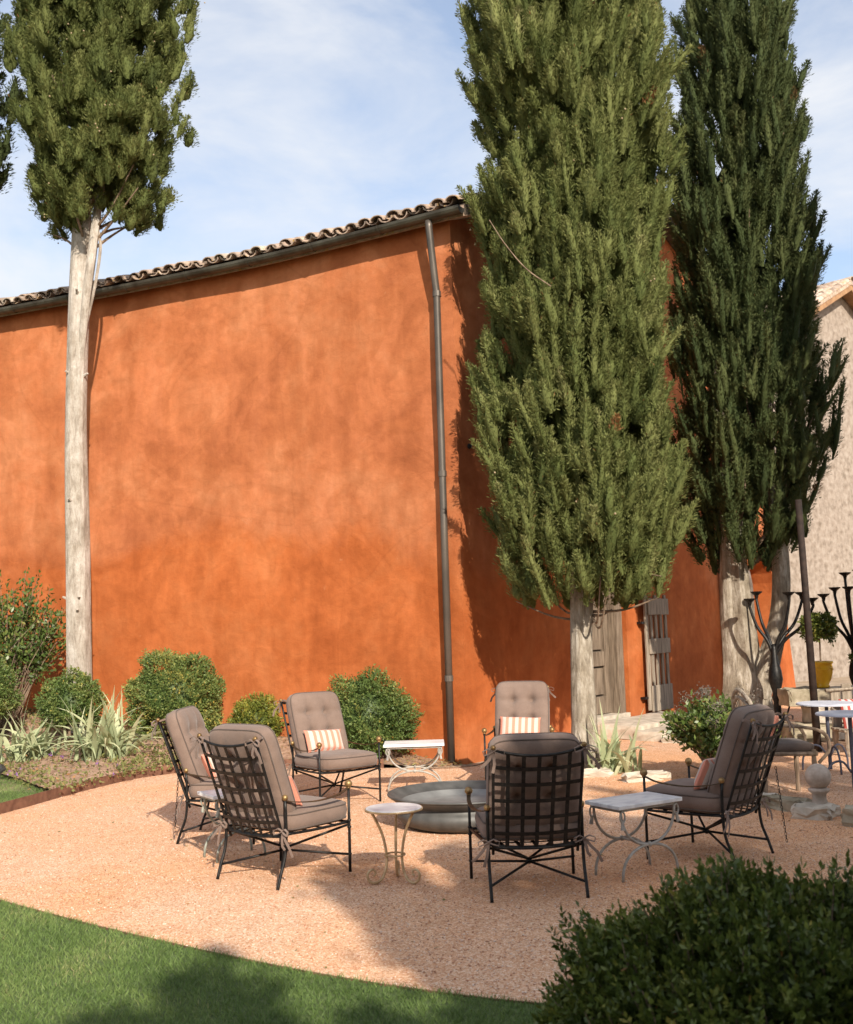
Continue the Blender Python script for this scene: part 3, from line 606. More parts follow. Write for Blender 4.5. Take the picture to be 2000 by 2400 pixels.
def ball_bush(name, c, r, n, L, W, m, label, cat='shrub', group=None, rough=.075, tint=.42, flat=.72, sprig=7, stem=True, sp_len=.09):
    t = thing(name, (c[0], c[1], c[2]-r[2]*flat), label, cat, 0, group)
    d = rdir(int(n*1.5)); d = d[d[:, 2] > -flat][:n]; n = len(d); ph = rng.uniform(0, 6, 3)
    k = 1+rough*(np.sin(d[:, 0]*7+ph[0])+np.sin(d[:, 1]*8+ph[1])+np.sin(d[:, 2]*9+ph[2]+d[:, 0]*4))+rng.normal(size=n)*rough*.5
    fr = np.where(rng.random(n) < .25, rng.uniform(.8, .93, n), rng.uniform(.93, 1.0, n))
    S = np.array(c)+d*np.array(r)*(k*fr)[:, None]-d*sp_len*.6
    ax = nrm(d+np.array([0, 0, .45])+rng.normal(size=(n, 3))*.28); cl = np.clip(tint+.16*np.sin(d[:, 0]*5+ph[1]+d[:, 2]*4)+rng.normal(size=n)*.14, 0, .95)
    i = np.repeat(np.arange(n), sprig); u = np.tile(np.linspace(.15, 1, sprig), n); q = len(i)
    P = S[i]+ax[i]*(u*sp_len)[:, None]; D = nrm(ax[i]*.75+rdir(q)*.8)
    tt = np.clip(cl[i]+(u-.5)*.22+rng.normal(size=q)*.09, 0, .97); tt = np.where(rng.random(q) < .006, 1, tt)
    parts = [leaves(P, D, rng.uniform(.75, 1.2, q)*L, rng.uniform(.8, 1.2, q)*W, tt)]
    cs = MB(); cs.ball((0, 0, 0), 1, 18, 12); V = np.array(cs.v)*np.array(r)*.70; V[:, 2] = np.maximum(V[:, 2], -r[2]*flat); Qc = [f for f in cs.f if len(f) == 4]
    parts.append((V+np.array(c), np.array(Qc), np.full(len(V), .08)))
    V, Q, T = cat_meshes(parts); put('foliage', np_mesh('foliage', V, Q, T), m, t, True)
    if stem:
        mb = MB()
        for _ in range(4):
            a = random.uniform(0, 6.28); mb.tube([(c[0]+.05*math.cos(a), c[1]+.05*math.sin(a), c[2]-r[2]*flat-.12), (c[0]+.3*r[0]*math.cos(a), c[1]+.3*r[1]*math.sin(a), c[2]-r[2]*.2)], [.018, .008], 5)
        mb.build('stem', 'twig', t, True)
    return t

# ------------------------------------------------------------------ trees
# the near cypress against the gable
t1 = thing('cypress_tree', (1.90, 12.55, 0), 'tall dense cypress with sunlit feathery foliage and pale forked trunk in front of the door', 'tree')
c1f = lambda z: (1.86-.004*(z-4), 12.55+0*z)
def r1f(z, th):
    r = np.interp(z, [1.95, 2.25, 2.9, 3.6, 5.2, 6.6, 7.4, 8.2, 10, 11.6, 12.6, 13.4], [.70, .92, .98, 1.00, 1.0, 1.0, 1.02, 1.10, 1.12, .95, .6, .15])
    r = r*lump(th, z, 1.1, .07)
    notch = np.exp(-((z-7.25)/.28)**2)*np.clip(-np.cos(th), 0, 1)*.26+np.exp(-((z-5.9)/.35)**2)*np.clip(-np.cos(th), 0, 1)*.10
    return r*(1-notch)+np.exp(-((z-6.65)/.3)**2)*np.clip(-np.cos(th), 0, 1)**3*.10
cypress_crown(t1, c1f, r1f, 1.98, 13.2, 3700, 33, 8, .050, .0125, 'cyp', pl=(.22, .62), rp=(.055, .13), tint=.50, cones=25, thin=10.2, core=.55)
trunk('trunk', [(1.74, 12.55, -.05), (1.75, 12.55, .5), (1.76, 12.56, 1.4), (1.82, 12.56, 2.6), (1.9, 12.55, 6), (1.8, 12.55, 11)], [.20, .145, .128, .13, .12, .06], 'bark2', t1, 22, .16, 3)
trunk('side_stem', [(1.82, 12.68, -.05), (1.83, 12.66, .9), (1.87, 12.64, 1.9), (2.2, 12.58, 3.2), (2.3, 12.6, 5)], [.075, .06, .058, .05, .04], 'bark2', t1, 12, .14, 5)
mb = MB()
for k in range(26):
    a = random.uniform(0, 6.28); z0 = random.uniform(1.5, 3.2); l_ = random.uniform(.45, .95)
    mb.tube(catmull([(1.9, 12.55, z0), (1.9+math.cos(a)*l_*.5, 12.55+math.sin(a)*l_*.5, z0+random.uniform(-.1, .1)), (1.9+math.cos(a)*l_, 12.55+math.sin(a)*l_, z0+random.uniform(-.05, .4))], 4), np.linspace(.02, .006, 9), 5)
mb.build('bare_branch', 'twig', t1, True)['kind'] = 'stuff'; mb = MB()
mb.tube(catmull([(1.45, 11.45, 5.35), (1.18, 11.42, 5.55), (.96, 11.45, 5.85), (.80, 11.5, 6.15)], 4), np.linspace(.009, .006, 13), 5)
mb.build('dead_branch', 'twig', t1, True)
# the dark cypress further back
t2 = thing('cypress_tree', (4.5, 15.5, 0), 'dark shaded cypress with thick forked trunk standing before the stone house', 'tree')
c2f = lambda z: (4.68+.045*(z-4), 15.5+0*z)
def r2f(z, th):
    r = np.interp(z, [2.4, 3.0, 3.8, 5.2, 6.2, 8.0, 9.6, 11, 11.9, 12.6], [.35, .85, 1.15, 1.12, .98, .92, .84, .66, .40, .1]); return r*lump(th, z, 2.7, .09)
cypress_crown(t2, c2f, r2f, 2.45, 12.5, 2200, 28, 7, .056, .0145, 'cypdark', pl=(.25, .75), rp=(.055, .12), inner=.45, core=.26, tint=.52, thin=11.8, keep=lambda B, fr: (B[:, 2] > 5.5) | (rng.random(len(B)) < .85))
trunk('trunk', [(4.50, 15.5, -.05), (4.50, 15.5, .6), (4.46, 15.5, 1.3), (4.44, 15.5, 2.2), (4.5, 15.5, 4), (4.75, 15.5, 8), (4.9, 15.5, 11)], [.36, .29, .24, .20, .16, .11, .05], 'bark2', t2, 22, .18, 8)
trunk('side_stem', [(4.62, 15.42, .55), (4.86, 15.36, 1.15), (5.02, 15.34, 1.8), (5.06, 15.34, 2.6), (4.98, 15.36, 4.2), (5.15, 15.4, 6.5)], [.22, .15, .13, .12, .09, .05], 'bark2', t2, 14, .14, 9)
mb = MB()
for k in range(46):
    a = random.uniform(0, 6.28); z0 = random.uniform(2.0, 7.5); l_ = random.uniform(.4, .9); x0 = random.choice([4.5, 5.0])
    mb.tube(catmull([(x0, 15.45, z0), (4.8+math.cos(a)*l_*.55, 15.45+math.sin(a)*l_*.5, z0+.6), (4.8+math.cos(a)*l_, 15.45+math.sin(a)*l_, z0+random.uniform(1.0, 2.2))], 4), np.linspace(.026, .007, 9), 5)
mb.build('bare_branch', 'twig', t2, True)['kind'] = 'stuff'
# bare-trunked cypress by the long wall
t3 = thing('cypress_tree', (-4.86, 14.9, .3), 'cypress with tall bare pale trunk and high tufted crown beside the long orange wall', 'tree')
c3f = lambda z: (-4.62-.03*(z-9), 14.95+0*z)
def r3f(z, th):
    r = np.interp(z, [7.6, 8.1, 8.7, 9.6, 11, 12.4, 13.3], [.60, .90, 1.05, 1.12, 1.22, 1.0, .3]); return r*lump(th, z, 4.2, .085)
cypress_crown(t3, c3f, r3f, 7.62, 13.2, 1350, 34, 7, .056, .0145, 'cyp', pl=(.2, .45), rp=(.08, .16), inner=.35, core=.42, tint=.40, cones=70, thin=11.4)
trunk('trunk', [(-4.86, 14.9, .1), (-4.87, 14.9, 1), (-4.90, 14.9, 3), (-4.93, 14.9, 4.6), (-4.90, 14.9, 6.2), (-4.86, 14.9, 7.6), (-4.75, 14.9, 10), (-4.7, 14.9, 13)], [.185, .168, .158, .15, .145, .13, .10, .05], 'bark', t3, 22, .10, 11)
trunk('side_stem', [(-4.91, 14.88, 4.9), (-4.78, 14.78, 6.2), (-4.67, 14.76, 7.1), (-4.60, 14.8, 7.8), (-4.45, 14.85, 9)], [.03, .065, .065, .06, .04], 'bark', t3, 12, .12, 12)
trunk('side_stem', [(-4.80, 14.80, 5.9), (-4.64, 14.77, 6.6), (-4.56, 14.78, 7.2), (-4.60, 14.8, 7.7), (-4.35, 14.85, 8.8)], [.015, .022, .022, .022, .012], 'bark', t3, 8, .1, 13)
mb = MB()
for k in range(30):
    a = random.uniform(0, 6.28); z0 = random.uniform(7.0, 9.5); l_ = random.uniform(.5, 1.05)
    mb.tube(catmull([(-4.8, 14.9, z0), (-4.7+math.cos(a)*l_*.5, 14.9+math.sin(a)*l_*.5, z0+.35), (-4.65+math.cos(a)*l_, 14.9+math.sin(a)*l_, z0+random.uniform(.4, .9))], 4), np.linspace(.028, .008, 9), 5)
mb.build('bare_branch', 'twig', t3, True)['kind'] = 'stuff'
for k in range(7):
    a = random.uniform(3.4, 6.0); z = random.uniform(1.6, 6.6); mb = MB(); mb.tube([(-4.89+.12*math.cos(a), 14.9+.12*math.sin(a), z), (-4.89+.21*math.cos(a), 14.9+.21*math.sin(a), z+random.uniform(0, .05))], [.026, .014], 6); mb.build('branch_stub', 'bark', t3, True)
# its neighbour, mostly outside the frame
t4 = thing('cypress_tree', (-7.35, 15.0, .3), 'cypress crown leaning in at the far end of the orange wall', 'tree')
r4f = lambda z, th: np.interp(z, [7.9, 8.6, 9.5, 11, 13.4], [.5, .95, 1.1, 1.1, .2])*lump(th, z, .4, .1)
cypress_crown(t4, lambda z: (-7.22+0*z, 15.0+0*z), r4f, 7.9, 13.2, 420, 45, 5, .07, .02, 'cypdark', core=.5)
trunk('trunk', [(-7.35, 15, .1), (-7.3, 15, 4), (-7.25, 15, 9), (-7.2, 15, 12)], [.2, .18, .13, .05], 'bark', t4, 16, .1, 14)
# trees behind and beside the camera that shade the foreground
def shade_tree(x, y, zb, zt, rmax, n, nm, label, L=.17, W=.08):
    t = thing(nm, (x, y, 0), label, 'tree'); ph = random.uniform(0, 6)
    rf = lambda z, th: np.interp(z, [zb, zb+(zt-zb)*.25, zb+(zt-zb)*.6, zt], [rmax*.6, rmax, rmax*.95, rmax*.5])*lump(th, z, ph, .10)
    cypress_crown(t, lambda z: (x+0*z, y+0*z), rf, zb, zt, n, 26, 2, L, W, 'cypdark', pl=(.5, .9), rp=(.2, .34), core=.8)
    trunk('trunk', [(x, y, -.05), (x, y, 2), (x, y, zt*.8)], [.25, .2, .06], 'bark', t, 12, .1, 4); return t
sv_ = np.array([.96, .28]); av = np.array([-.28, .96])
for q_, a_, h_, rm in ((-4.6, -4.3, 5.0, 1.3), (-2.9, -4.2, 5.0, 1.3), (-1.2, -4.3, 5.0, 1.3), (.5, -4.2, 5.3, 1.2), (2.2, -4.3, 6.6, 1.2), (3.7, -4.1, 7.4, 1.2), (5.4, -4.2, 7.8, 1.3), (7.1, -4.0, 7.8, 1.3), (8.8, -4.0, 7.7, 1.3)):
    p = sv_*q_+av*a_; shade_tree(p[0], p[1], .6, h_, rm, 150, 'hedge_tree', 'tall evergreen in the row behind the terrace lawn, outside the picture')['group'] = 'evergreens behind the lawn'
shade_tree(7.45, 11.5, .8, 10.0, 1.3, 260, 'cypress_tree', 'cypress standing beside the courtyard tables, outside the picture')

# ------------------------------------------------------------------ shrubs, irises, bed plants
ball_bush('boxwood_ball', (-3.42, 14.35, .80), (.62, .58, .62), 4200, .034, .017, 'box', 'largest clipped boxwood ball, yellowing in the middle, against the orange wall', 'shrub', tint=.55, sp_len=.08)
ball_bush('boxwood_ball', (-4.74, 14.2, .78), (.38, .36, .40), 1900, .032, .016, 'box', 'small green boxwood ball hiding the foot of the bare cypress trunk', 'shrub', tint=.40, sp_len=.07)
ball_bush('boxwood_ball', (-2.36, 14.45, .42), (.34, .32, .36), 1600, .032, .016, 'boxyellow', 'little yellow-green boxwood ball between two armchairs at the wall', 'shrub', tint=.5, sp_len=.07)
ball_bush('boxwood_ball', (-.80, 13.30, .53), (.54, .42, .56), 3400, .034, .016, 'box', 'rounded deep green boxwood near the white table and downpipe', 'shrub', tint=.33, sp_len=.09)
ball_bush('boxwood_ball', (-6.0, 14.3, .95), (.46, .45, .50), 1800, .034, .017, 'box', 'boxwood ball at the far end of the bed left of the irises', 'shrub', tint=.45)
def loose_shrub(name, c, r, nst, nl, L, W, m, label, z0, cat='shrub', tint=.5, spread=.8, up_=.5):
    t = thing(name, (c[0], c[1], z0), label, cat); mb = MB(); Ps, Ds, Ts = [], [], []
    for _ in range(nst):
        d = rdir(1)[0]; d[2] = abs(d[2])*.9-.15; k = random.uniform(.55, 1.05); tip = np.array(c)+d*np.array(r)*k; b0 = np.array([c[0]+random.uniform(-.12, .12), c[1]+random.uniform(-.1, .1), z0-.05])
        mid = (b0+tip)/2+np.array([0, 0, .12])+rng.normal(size=3)*.06*max(r); cv = catmull([b0, mid, tip], 5); mb.tube(cv, np.linspace(.011, .003, len(cv)), 4, False)
        n = nl; u = rng.uniform(.45, 1.0, n); pp = np.stack([np.interp(u*(len(cv)-1), np.arange(len(cv)), cv[:, q]) for q in range(3)], 1)
        Ps.append(pp+rng.normal(size=(n, 3))*.05*max(r)); Ds.append(nrm(rdir(n)*spread+nrm(tip-b0)*.5+np.array([0, 0, up_*.4]))); Ts.append(np.clip(np.full(n, tint+rng.normal()*.12)+rng.normal(size=n)*.14, 0, 1))
    P, D, T = np.vstack(Ps), np.vstack(Ds), np.concatenate(Ts); n = len(P)
    V, Q, T = leaves(P, D, rng.uniform(.7, 1.25, n)*L, rng.uniform(.8, 1.2, n)*W, T, mid=.45)
    put('foliage', np_mesh('foliage', V, Q, T), m, t, True); mb.build('stem', 'twig', t, True); return t
loose_shrub('tall_shrub', (-6.05, 15.35, 1.75), (1.15, .45, 1.15), 95, 60, .075, .036, 'shrub', 'tall loose leafy shrub growing against the orange wall by the bare trunk', .4)
hyd = loose_shrub('flowering_shrub', (2.98, 11.25, .46), (.66, .52, .52), 150, 52, .07, .032, 'shrub', 'rounded garden shrub with faded grey flower heads beside the stone steps', 0, tint=.62)
parts = []
for _ in range(16):
    d = rdir(1)[0]; d[2] = abs(d[2])+.3; d /= np.linalg.norm(d); c = np.array([2.98, 11.25, .46])+d*np.array([.56, .45, .47]); n = 70
    parts.append(leaves(c+rng.normal(size=(n, 3))*.035, rdir(n), .022, .012, rng.random(n)))
V, Q, T = cat_meshes(parts); put('flower_heads', np_mesh('flower_heads', V, Q, T), 'smoke', hyd, True)['kind'] = 'stuff'
loose_shrub('leafy_plant', (3.72, 8.85, .22), (.30, .3, .28), 22, 26, .07, .035, 'boxdark', 'low dark leafy plant beside the stone ball', 0, 'plant', tint=.5)

def iris(c, z0, n, Lr, label, seed):
    t = thing('iris_clump', (c[0], c[1], z0), label, 'plant'); rs = np.random.default_rng(seed)
    for i in range(n):
        a = rs.uniform(0, 6.283); lean = rs.uniform(.15, 1.25); L = rs.uniform(*Lr)*(1-.15*lean); wd = rs.uniform(.044, .074)
        if i % 7 == 0: lean = rs.uniform(1.0, 1.35)
        b = np.array([rs.normal()*.15, rs.normal()*.10, 0]); h = np.array([math.cos(a), math.sin(a), 0]); P = []; el = math.pi/2-lean*.55; p = b.copy(); k = 9
        for q in range(k):
            P.append(p.copy()); p = p+(h*math.cos(el)+np.array([0, 0, math.sin(el)]))*L/(k-1); el -= lean*.14*(1+q*.12)
            if p[2] < .02: p[2] = .02; el = max(el, -.1)
        P = np.array(P); s = np.array([-h[1], h[0], 0]); s = nrm(s+np.array([0, 0, rs.normal()*.4])+h*rs.normal()*.3); V = []
        for q in range(k):
            f = wd*(.55+.45*math.sin(math.pi*min(q/(k-1)*1.2+.1, 1)))*(1-(q/(k-1))**3.5); cup = np.array([0, 0, .25*f])
            V += [P[q]-s*f/2+cup*.3, P[q]-cup*.2, P[q]+s*f/2+cup*.3]
        Fs = [(q*3+j, q*3+j+1, q*3+j+4, q*3+j+3) for q in range(k-1) for j in range(2)]
        tn = np.clip(rs.normal(.45, .2)+np.repeat(np.linspace(-.1, .3, k), 3), 0, 1)
        put('leaf', np_mesh('leaf', np.array(V), np.array(Fs), tn, True), 'iris', t)
    return t
iris((-4.02, 13.25), bedz(-4.02, 13.25)-.02, 115, (.62, 1.05), 'big spreading clump of pale sword-leaved iris at the gravel edge', 1)
iris((-5.15, 13.75), bedz(-5.15, 13.75)-.02, 66, (.6, .95), 'upright iris clump between two boxwood balls', 2)
iris((1.98, 11.95), 0, 42, (.5, .85), 'pale iris clump beside the stone steps at the forked cypress', 3)
# ground cover, litter and flowers on the bed
n = 15000; i = rng.integers(0, len(bedV), n); P = bedV[i]+rng.normal(size=(n, 3))*np.array([.09, .07, 0]); 
keep = (P[:, 0] < -2.6) & (P[:, 0] > -8) & (((P[:, 0]*1.3+P[:, 1]*.9).round(0) % 3 != 0) | (rng.random(n) < .35)); P = P[keep]; n = len(P)
zz = np.array([bedV[np.argmin((bedV[:, 0]-p[0])**2+(bedV[:, 1]-p[1])**2), 2] for p in P]); P[:, 2] = zz+rng.uniform(0, .05, n)
V, Q, T = leaves(P, nrm(rdir(n)+np.array([0, 0, .6])), rng.uniform(.03, .07, n), rng.uniform(.02, .04, n), np.clip(rng.normal(.5, .25, n), 0, 1))
tag(put('ground_cover', np_mesh('ground_cover', V, Q, T), 'cover'), 'low pale green ground cover spread over the planting bed', 'plants', kind='stuff')
n = 7000; i = rng.integers(0, len(bedV), n); P = bedV[i]+np.stack([rng.normal(size=n)*.1, rng.normal(size=n)*.08, rng.uniform(.0, .02, n)], 1)
V, Q, T = leaves(P, nrm(rdir(n)*np.array([1, 1, .3])), rng.uniform(.02, .06, n), rng.uniform(.008, .02, n), np.where(rng.random(n) < .6, .99, rng.uniform(.6, 1, n)))
tag(put('leaf_litter', np_mesh('leaf_litter', V, Q, T), 'cover'), 'dry leaf litter and bark chips on the soil of the bed', 'litter', kind='stuff')
parts = []
for _ in range(16):
    x = random.uniform(-5.9, -3.4); y = random.uniform(11.9, 13.0)+max(0, -x-4.2)*.9; c = np.array([x, y, bedz(x, y)+random.uniform(.05, .09)]); n = 9
    parts.append(leaves(np.repeat(c[None], n, 0)+rng.normal(size=(n, 3))*.008, nrm(rdir(n)+np.array([0, 0, .5])), .020, .015, rng.random(n)))
V, Q, T = cat_meshes(parts); tag(put('purple_flowers', np_mesh('purple_flowers', V, Q, T), 'flower'), 'tiny purple flowers scattered through the ground cover', 'flowers', kind='stuff')
sp = thing('garden_spotlight', (-5.02, 12.55, bedz(-5.02, 12.55)), 'small dark garden spotlight on a spike in the bed', 'light')
mb = MB(); mb.tube([(0, 0, 0), (0, 0, .08)], .012, 6); mb.build('spike', 'plastic', sp); mb = MB(); mb.tube([(-.03, 0, .07), (.05, .0, .13)], [.04, .045], 10); mb.build('lamp_head', 'plastic', sp)

# foreground box shrub, out of focus
def near_bush(c, r, n, label, sprig=16, sl=.15, hmul=1.0):
    t = thing('box_shrub', (c[0], c[1], 0), label, 'shrub'); d = rdir(int(n*1.7)); d = d[d[:, 2] > -.35][:n]; n = len(d); ph = rng.uniform(0, 6, 4)
    k = 1+.06*np.sin(d[:, 0]*9+ph[0])+.06*np.sin(d[:, 1]*8+ph[1])+.05*np.sin(d[:, 2]*11+d[:, 0]*6+ph[2])+rng.normal(size=n)*.055
    fr = np.where(rng.random(n) < .3, rng.uniform(.72, .9, n), rng.uniform(.88, 1, n)); S = np.array(c)+d*np.array(r)*(k*fr)[:, None]-d*.06; S[:, 2] = np.maximum(S[:, 2], .02)
    ax = nrm(d*.8+np.array([0, 0, .85])+rng.normal(size=(n, 3))*.22); ln = rng.uniform(.6, 1.25, n)*sl; cl = np.clip(.42+rng.normal(size=n)*.16, 0, .95)
    i = np.repeat(np.arange(n), sprig); u = np.tile(np.linspace(.1, 1, sprig), n); q = len(i)
    P = S[i]+ax[i]*(u*ln[i])[:, None]; D = nrm(ax[i]*.85+rdir(q)*.85); D[u > .95] = nrm(ax[i][u > .95]+rdir(int((u > .95).sum()))*.2)
    tt = np.clip(cl[i]+(u-.6)*.35+rng.normal(size=q)*.07, 0, .975); tt = np.where(rng.random(q) < .003, 1, tt)
    parts = [leaves(P, D, rng.uniform(.75, 1.25, q)*.029, rng.uniform(.8, 1.2, q)*.0145, tt)]
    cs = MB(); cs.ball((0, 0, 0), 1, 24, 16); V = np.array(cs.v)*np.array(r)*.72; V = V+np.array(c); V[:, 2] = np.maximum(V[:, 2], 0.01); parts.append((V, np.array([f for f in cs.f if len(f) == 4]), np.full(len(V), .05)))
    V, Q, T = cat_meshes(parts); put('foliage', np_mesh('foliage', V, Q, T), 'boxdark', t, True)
    mb = MB()
    for j in range(0, n, 6): mb.tube([S[j]-ax[j]*.1, S[j]+ax[j]*ln[j]*.9], [.0035, .002], 4, False)
    mb.build('twigs', 'twig', t, True)['kind'] = 'stuff'; return t
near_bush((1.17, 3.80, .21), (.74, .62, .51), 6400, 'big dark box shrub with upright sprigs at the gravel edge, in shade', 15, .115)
near_bush((.50, 4.12, .04), (.17, .14, .13), 420, 'low outgrowth of dark box sprigs at the lawn corner', 13, .11)

# lawn blades
from_poly = gcur
def inpoly(x, y, P):
    c = np.zeros(len(x), bool); j = len(P)-1
    for i in range(len(P)):
        cnd = ((P[i, 1] > y) != (P[j, 1] > y)) & (x < (P[j, 0]-P[i, 0])*(y-P[i, 1])/(P[j, 1]-P[i, 1]+1e-12)+P[i, 0]); c ^= cnd; j = i
    return c
bpoly = np.vstack([be, wc[::-1]])
def scatter(x0, x1, y0, y1, n):
    x = rng.uniform(x0, x1, n); y = rng.uniform(y0, y1, n); return x, y
gx_, gy_ = scatter(-4.2, 1.6, 3.6, 7.6, 210000); ok = ~inpoly(gx_, gy_, gcur) & (np.abs(gx_) < .44*gy_+.25) & (gy_ < 7.5)
hx_, hy_ = scatter(-6.5, -3.5, 7.5, 14, 90000); ok2 = ~inpoly(hx_, hy_, gcur) & ~inpoly(hx_, hy_, bpoly) & (np.abs(hx_) < .44*hy_+.25)
P = np.stack([np.concatenate([gx_[ok], hx_[ok2]]), np.concatenate([gy_[ok], hy_[ok2]]), np.full(ok.sum()+ok2.sum(), .024)], 1); n = len(P)
cl = .42+.13*np.sin(P[:, 0]*2.3+P[:, 1]*1.1)+.12*np.sin(P[:, 0]*5.1-P[:, 1]*3.7)+.10*np.sin(P[:, 0]*11+P[:, 1]*7+np.sin(P[:, 1]*5)*2)
V, Q, T = leaves(P, nrm(rdir(n)*np.array([.75, .75, .2])+np.array([0, 0, .8])), rng.uniform(.022, .05, n), rng.uniform(.0025, .0045, n), np.clip(cl+rng.normal(size=n)*.16, 0, 1), mid=.35)
tag(put('grass', np_mesh('grass', V, Q, T), 'grass'), 'short mown green grass of the lawn around the gravel', 'grass', kind='stuff')
# loose stones
px_, py_ = scatter(-4.3, 4.6, 4.5, 12.8, 60000); ok = inpoly(px_, py_, gcur) & (np.abs(px_) < .44*py_+.2) & (rng.random(60000) < np.clip(1.35-(py_-4.5)*.13, .2, 1)); px_, py_ = px_[ok], py_[ok]; n = len(px_)
r_ = rng.uniform(.003, .0075, n); O = np.array([(1, 0, 0), (0, 1, 0), (-1, 0, 0), (0, -1, 0), (0, 0, .7), (0, 0, -.5)], float)
an = rng.random(n)*6.28; ca, sa = np.cos(an)[:, None], np.sin(an)[:, None]; ov = np.repeat(O[None], n, 0)*rng.uniform(.7, 1.3, (n, 6, 1))
V = np.stack([ov[:, :, 0]*ca-ov[:, :, 1]*sa, ov[:, :, 0]*sa+ov[:, :, 1]*ca, ov[:, :, 2]], 2)*r_[:, None, None]+np.stack([px_, py_, r_*.35], 1)[:, None]
tri = np.array([(0, 1, 4), (1, 2, 4), (2, 3, 4), (3, 0, 4), (1, 0, 5), (2, 1, 5), (3, 2, 5), (0, 3, 5)])
Q = (tri[None]+(np.arange(n)*6)[:, None, None]).reshape(-1, 3)
tag(put('loose_gravel', np_mesh('loose_gravel', V.reshape(-1, 3), Q, np.repeat(rng.random(n), 6)), 'pebble'), 'loose pink and cream gravel stones lying on the terrace', 'gravel', kind='stuff')

# ------------------------------------------------------------------ furniture
def cushion(w_, h_, t_, buttons=(), n=26, corner=.07, base=.62, crown=.10, creases=(), bow=0.0):
    """soft box in the xy plane, thickness z. returns MB, front ring pts, back ring pts"""
    g = np.linspace(-1, 1, n); U_, V_ = np.meshgrid(g, g, indexing='ij')
    f = 1-corner*(np.abs(U_)**6*np.abs(V_)**6); X = w_/2*U_*f; Y = h_/2*V_*f+bow*(1-U_**2)*np.clip(V_, 0, 1)**2
    e = (1-np.abs(U_)**5)*(1-np.abs(V_)**5); H_ = t_/2*(base+(1-base)*np.sqrt(np.clip(e, 0, 1))+crown*np.clip(e, 0, 1))
    for bu, bv in buttons:
        d2 = ((U_-bu)*w_)**2+((V_-bv)*h_)**2; H_ = H_-t_*.36*np.exp(-d2/.0045)-t_*.16*np.exp(-d2/.03)
    for ax, p, amp in creases:
        dd = (U_-p)*w_/2 if ax == 'u' else (V_-p)*h_/2; H_ = H_-t_*amp*np.exp(-(dd/.016)**2)*np.sqrt(np.clip(e, 0, 1))
    H_ = H_+t_*.012*np.sin(U_*9+V_*4)*e
    fr = np.stack([X, Y, H_], 2).reshape(-1, 3); bk = np.stack([X, Y, -H_*.92], 2).reshape(-1, 3)
    idx = lambda i, j: i*n+j
    ring = [idx(i, 0) for i in range(n)]+[idx(n-1, j) for j in range(1, n)]+[idx(i, n-1) for i in range(n-2, -1, -1)]+[idx(0, j) for j in range(n-2, 0, -1)]
    mid = (fr[ring]+bk[ring])/2; ou = mid.copy(); ou[:, 2] = 0; mid = mid+nrm(ou)*t_*.07
    m = MB(); Fs = []
    for i in range(n-1):
        for j in range(n-1): Fs += [(idx(i, j), idx(i+1, j), idx(i+1, j+1), idx(i, j+1)), (n*n+idx(i, j), n*n+idx(i, j+1), n*n+idx(i+1, j+1), n*n+idx(i+1, j))]
    k = len(ring); o = 2*n*n
    for a_ in range(k):
        b_ = (a_+1) % k; Fs += [(ring[a_], o+a_, o+b_, ring[b_]), (o+a_, n*n+ring[a_], n*n+ring[b_], o+b_)]
    m.add(np.vstack([fr, bk, mid]), Fs); return m, fr[ring], bk[ring]
def xform(m, M_): m.v = [tuple(M_ @ Vector(v)) for v in m.v]; return m
def closed_tube(pts, r, M_): 
    P = [M_ @ Vector(p) for p in pts]; m = MB(); m.tube([tuple(p) for p in P+[P[0], P[1]]], r, 5, False); return m
def bow_tie(m, c, sx, down=.16, th=.004, wd=.018):
    """fabric tie: two loops and two tails hanging from c"""
    c = np.array(c)
    for k in (-1, 1):
        m.strap([c, c+[k*.03, -.012, .018], c+[k*.065, -.02, .004], c+[k*.06, -.02, -.022], c+[k*.025, -.014, -.012], c+[0, -.004, 0]], (0, 1, .2), wd*.8, th)
        m.strap([c, c+[k*.015+sx*.015, -.016, -.05], c+[k*.03+sx*.03, -.02, -down*.6], c+[k*.035+sx*.045, -.015, -down*(1 if k > 0 else .75)]], (1, 0, .2), wd, th)
